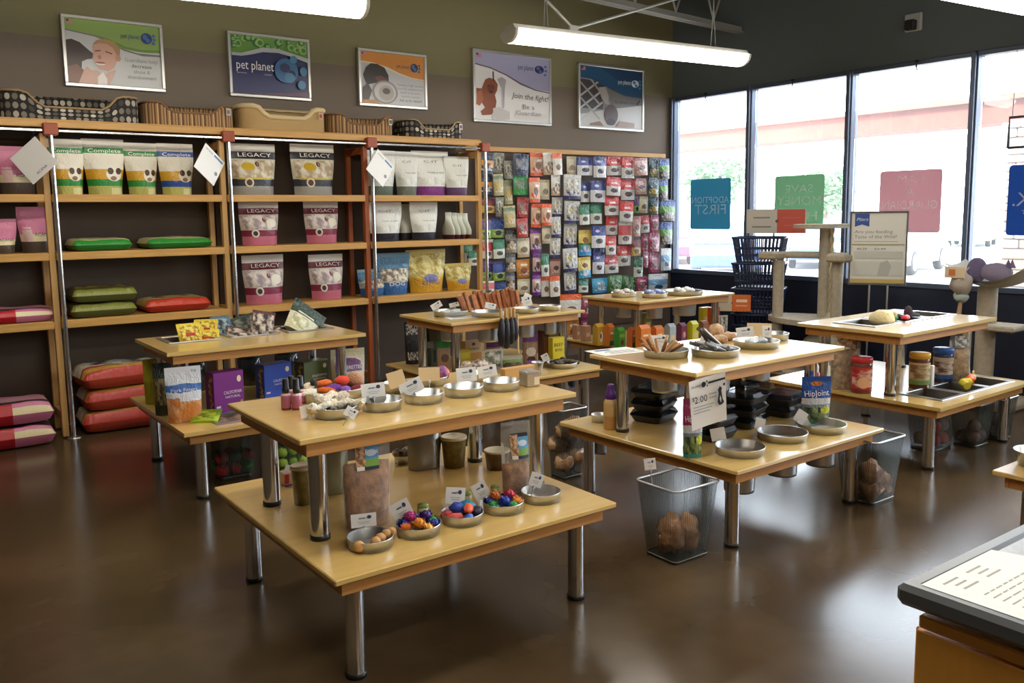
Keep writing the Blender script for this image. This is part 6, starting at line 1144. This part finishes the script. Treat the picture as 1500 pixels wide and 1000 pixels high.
art(t, w0, h0, [('p', '3a58a8', [(.07, .98), (.33, .98), (.33, .8), (.2, .83), (.07, .8)]), ('t', 'e8ecf4', 'Pliers', .2, .88, .045, {'width': .2, 'shear': .3}), ('t', '8a8c94', 'Are you feeding', .07, .71, .045, {'align': 'l', 'width': .68}), ('t', '8a8c94', 'Taste of the Wild?', .07, .64, .045, {'align': 'l', 'width': .76}), ('r', 'b8b8b0', .07, .59, .85, .6), ('r', 'b0a47c', .03, .545, .97, .56), ('t', '70727a', '49.39', .12, .475, .035, {'align': 'l', 'width': .18}), ('t', '70727a', '53.99', .44, .475, .035, {'align': 'l', 'width': .2}), ('r', 'c8ccc8', .07, .36, .95, .46), ('r', 'd0d4d0', .07, .12, .95, .32), ('p', 'b8bcba', [(.5, .12), (.55, .3), (.68, .34), (.75, .25), (.7, .12)]), ('r', 'c8b06c', .02, .02, .98, .075)], -w0/2, z0, -.0095)
# basket stack
BSK = mat('1e2a4a', .4)
def shop_basket(z, label):
    t = thing('shopping_basket', label, 'shopping basket', (7.32, 5.66, z), R(-62), 'stacked shopping baskets'); W_, D_, H_ = .50, .33, .25
    def edge(k): return [(-W_/2*k, -D_/2*k), (W_/2*k, -D_/2*k), (W_/2*k, D_/2*k), (-W_/2*k, D_/2*k)]
    b = MB(); q = edge(1.); b.tube([(*p_, H_) for p_ in q+[q[0]]], .013, BSK, 6); b.build('rim', t)
    b = MB(); q = edge(.84); b.prism(q, 0, .012, BSK, 'z'); b.build('bottom', t)
    A, B_ = edge(.84), edge(1.)
    for k in range(4):
        n = 13 if k % 2 == 0 else 8
        for i in range(n):
            u = (i+.5)/n; a = Vector((*A[k], .01)).lerp(Vector((*A[(k+1) % 4], .01)), u); e = Vector((*B_[k], H_)).lerp(Vector((*B_[(k+1) % 4], H_)), u)
            b = MB(); b.tube([a, e], .0075, BSK, 4); b.build('slat', t)
    for zz in (.07, .14):
        b = MB(); kk = .84+.16*zz/H_; q = edge(kk); b.tube([(*p_, zz) for p_ in q+[q[0]]], .008, BSK, 5); b.build('band', t)
    return t
for k, nm in enumerate(('lowest', 'second', 'third', 'fourth', 'topmost')):
    if k == 0: sb0 = shop_basket(.03, 'dark blue slatted shopping basket, lowest in the stack by the windows')
    else: tag_copy(sb0, 'dark blue slatted shopping basket, %s in the stack by the windows' % nm, (7.32, 5.66, .03+k*.262), R(-62))
b = MB(); b.box((0, 0, .014), (.5, .36, .028), BLACK, .006); t = thing('basket_stand', 'low black stand under the stacked shopping baskets with a sign post', 'stand', (7.32, 5.66, 0), R(-62)); b.build('plate', t)
b = MB(); b.tube([(.1, .2, .02), (.1, .2, 1.62)], .01, BSK, 8); b.box((.1, .19, .012), (.06, .1, .02), BLACK); b.build('post', t)
b = MB(); b.box((.12, .19, 1.49), (.6, .008, .25), mat('c8c4bc', .6), .004); b.build('sign_board', t)
art(t, .6, .25, [('r', 'c85848', .52, .02, .98, .98), ('e', '7a4a44', .52, .5, .03, .07), ('r', '8a8078', .12, .62, .4, .68), ('r', '8a8078', .1, .24, .42, .3), ('r', 'd07060', .6, .62, .9, .66), ('r', 'd07060', .64, .3, .86, .34)], -.18, 1.365, .1855)
t = thing('basket_tag', 'pale and orange card fixed low on the basket stack', 'sign', (7.0, 5.74, .67), R(-50)); b = MB(); b.box((0, 0, 0), (.36, .006, .17), mat('c8bca8', .6), .003); b.build('card', t)
b = MB(); b.tube([(0, .0, .08), (.03, .17, .13), (.04, .19, .12)], .004, BLACK, 5); b.build('tie', t)
art(t, .36, .17, [('r', 'd87038', .48, .0, 1, 1), ('e', '8a5a3c', .48, .5, .025, .05), ('r', 'f0d8c0', .6, .55, .9, .72), ('r', 'e8b090', .58, .3, .9, .38), ('r', '9a9488', .08, .5, .36, .58)], -.18, -.085, -.004)

# window clings, read from outside
def cling_mat(hexc, tr):
    k = ('cl', hexc)
    if k in _mc: return _mc[k]
    m = bpy.data.materials.new('cling_vinyl'); m.use_nodes = True; nt = m.node_tree; o = nt.nodes['Material Output']; d = nt.nodes.new('ShaderNodeBsdfDiffuse'); s = nt.nodes.new('ShaderNodeBsdfTranslucent'); mx = nt.nodes.new('ShaderNodeMixShader')
    d.inputs[0].default_value = hx(hexc); s.inputs[0].default_value = hx(hexc); mx.inputs[0].default_value = tr; nt.links.new(d.outputs[0], mx.inputs[1]); nt.links.new(s.outputs[0], mx.inputs[2]); nt.links.new(mx.outputs[0], o.inputs[0]); _mc[k] = m; return m
for (ya, yb, za, zb_, c, lb, lines) in ((7.15, 6.545, 1.392, 1.978, '5aa6be', 'teal window cling with mirrored white words, nearest the corner', (('ADOPTION', .52, .13, .92), ('FIRST', .3, .2, .78))), (5.943, 5.336, 1.40, 1.967, '98c4a6', 'pale green window cling with mirrored white words', (('SAVE', .68, .15, .56), ('MONEY', .45, .17, .9), ('HERE', .17, .17, .75))), (4.724, 4.113, 1.377, 1.962, 'd8b2ba', 'pale pink window cling with mirrored white words', (('I AM', .8, .12, .4), ('A', .6, .13, .12), ('GUARDIAN', .38, .14, .9))), (3.535, 2.93, 1.362, 1.959, '3a68b0', 'deep blue window cling cut by the picture edge', (('THINK.', .42, .2, .86), ('THEN ADOPT', .3, .06, .6), ('US', .16, .08, .2)))):
    w0, h0 = ya-yb, zb_-za; t = thing('window_cling', lb, 'window sign', (XW+.044, ya, za), R(-90), 'window clings'); r_ = .03; pl = []
    for cx, cz, a0 in ((w0-r_, h0-r_, 0), (r_, h0-r_, 90), (r_, r_, 180), (w0-r_, r_, 270)):
        for i in range(5): a = R(a0+i*22.5); pl.append((cx+r_*math.cos(a), cz+r_*math.sin(a)))
    b = MB(); b.prism(pl, -.001, .001, cling_mat(c, .38), 'y'); b.build('vinyl', t)
    cm = cling_mat('ffffff', .6); tb_ = MB()
    for s, v, hh, wd in lines:
        vs, fs, wdt = glyphs(s); k_ = hh*h0/.72; kx = wd*w0/wdt
        tb_.add([(w0/2-(a*kx-wd*w0/2), -.0022, v*h0+e_*k_) for a, e_ in vs], [f[::-1] for f in fs], cm)
    tb_.build('lettering', t)
# neon sign seen from behind
t = thing('neon_sign', 'unlit outlined window sign with mirrored letter, at the picture edge', 'sign', (XW-.08, 3.50, 2.10), R(-90)); w0 = .72; h0 = .25
b = MB(); q = [(0, 0), (w0, 0), (w0, h0), (0, h0), (0, 0)]; b.tube([(x, 0, z) for x, z in q], .012, mat('3c4456', .5), 6); b.build('frame', t)
for x0 in (.04, .23, .4, .57):
    b = MB(); pts = {.04: [(0, 0), (0, 1), (.12, 0), (.12, 1)], .23: [(.1, 0), (0, 0), (0, .5), (.1, .5), (0, .5), (0, 1), (.1, 1)], .4: [(.1, 0), (.1, 1), (0, .9), (0, .6), (.1, .5)], .57: [(0, .2), (0, .8), (.05, 1), (.1, .8), (.1, .2), (.05, 0), (0, .2)]}[x0]
    if x0 == .04: pts = [(0, 0), (0, 1), (.12, 0), (.12, 1)]; pts = [(.12-a, c) for a, c in pts]
    b.tube([(x0+a, -.01, .04+c*(h0-.08)) for a, c in pts], .008, mat('c8808c', .4), 6); b.build('letter_tube', t)
for x in (.02, w0-.02): b = MB(); b.tube([(x, 0, h0), (x, .02, .80)], .003, BLACK, 4); b.build('hanger', t)
# small hooks at the window head
for i, y in enumerate((6.85, 5.68, 4.35)):
    b = MB(); b.tube([(0, 0, 0), (0, 0, -.07), (.012, 0, -.085), (.02, 0, -.075)], .006, BLACK, 5); b.lathe([(.02, 0), (.02, .012), (0, .012)], (0, 0, -.012), BLACK, 8)
    t = thing('window_hook', 'small dark hook under the window head, %s from the corner' % ORD[i], 'hook', (XW-.06, y, 2.945)); b.build('hook', t)

# ================================================================ SALES COUNTER
LAM = mat('8c8e90', .3, var=.14, vs=90, coat=.3); LAME = mat('5c5e60', .3); BODY = mat('f6b04e', .42, var=.06, vs=3, stretch=(12, 12, 1))
t = thing('sales_counter', 'orange wood sales counter with dark grey laminate top at the picture corner', 'counter', (1.303, .695, 0))
b = MB(); b.box((1.3, -1.3, .985), (2.56, 2.56, .028), LAM); b.build('worktop', t)
for (c, s) in (((-.0, -1.3, .9825), (.036, 2.636, .036)), ((1.3, .0, .9825), (2.6, .036, .036))): b = MB(); b.box(c, s, LAME, .016); b.build('worktop_edge', t)
for i in range(4):
    b = MB(); b.box((.015, -.318-.62*i, .50), (.024, .617, .85), BODY, .0015); b.build('panel', t); b = MB(); b.box((.318+.62*i, -.015, .50), (.612, .024, .85), BODY, .003); b.build('panel', t)
    b = MB(); b.box((.015, -.318-.62*i, .94), (.024, .612, .022), BODY, .003); b.build('panel', t)
b = MB(); b.box((1.3, -1.3, .48), (2.5, 2.5, .9), mat('c08038', .6)); b.build('carcass', t)
b = MB(); b.box((1.3, -1.3, .03), (2.36, 2.36, .06), BLACK); b.build('plinth', t)
a = P(1429, 815, z=1.0); c = P(1344, 853, z=1.0); e = P(1500, 905, z=1.0)
t = thing('paper_notice', 'white printed notice lying on the grey counter top', 'paper', (1.303, .66, 1.0), R(0)); b = MB(); b.add([(.005, .022, .0012), (.24, .022, .0012), (.30, -.15, .0012), (.005, -.165, .0012)], [(3, 2, 1, 0)][::-1], PAPER); b.box((.13, -.065, .0008), (.22, .17, .001), PAPER); b.build('sheet', t)
b = MB(); q = random.Random(4); INK = mat('a8a69e', .7)
for col, x0 in ((0, .055), (1, .13)):
    for r_ in range(3): w_ = .045-.012*(r_ % 2); b.box((x0+.005*r_, -.0-.014*r_, .0018), (w_, .0038, .0003), INK)
for r_ in range(6):
    x = .045
    while x < .22:
        w_ = q.uniform(.01, .03); b.box((x+w_/2, -.058-.014*r_, .0018), (w_, .0026, .0003), INK); x += w_+.006
b.build('print', t, kind='stuff')
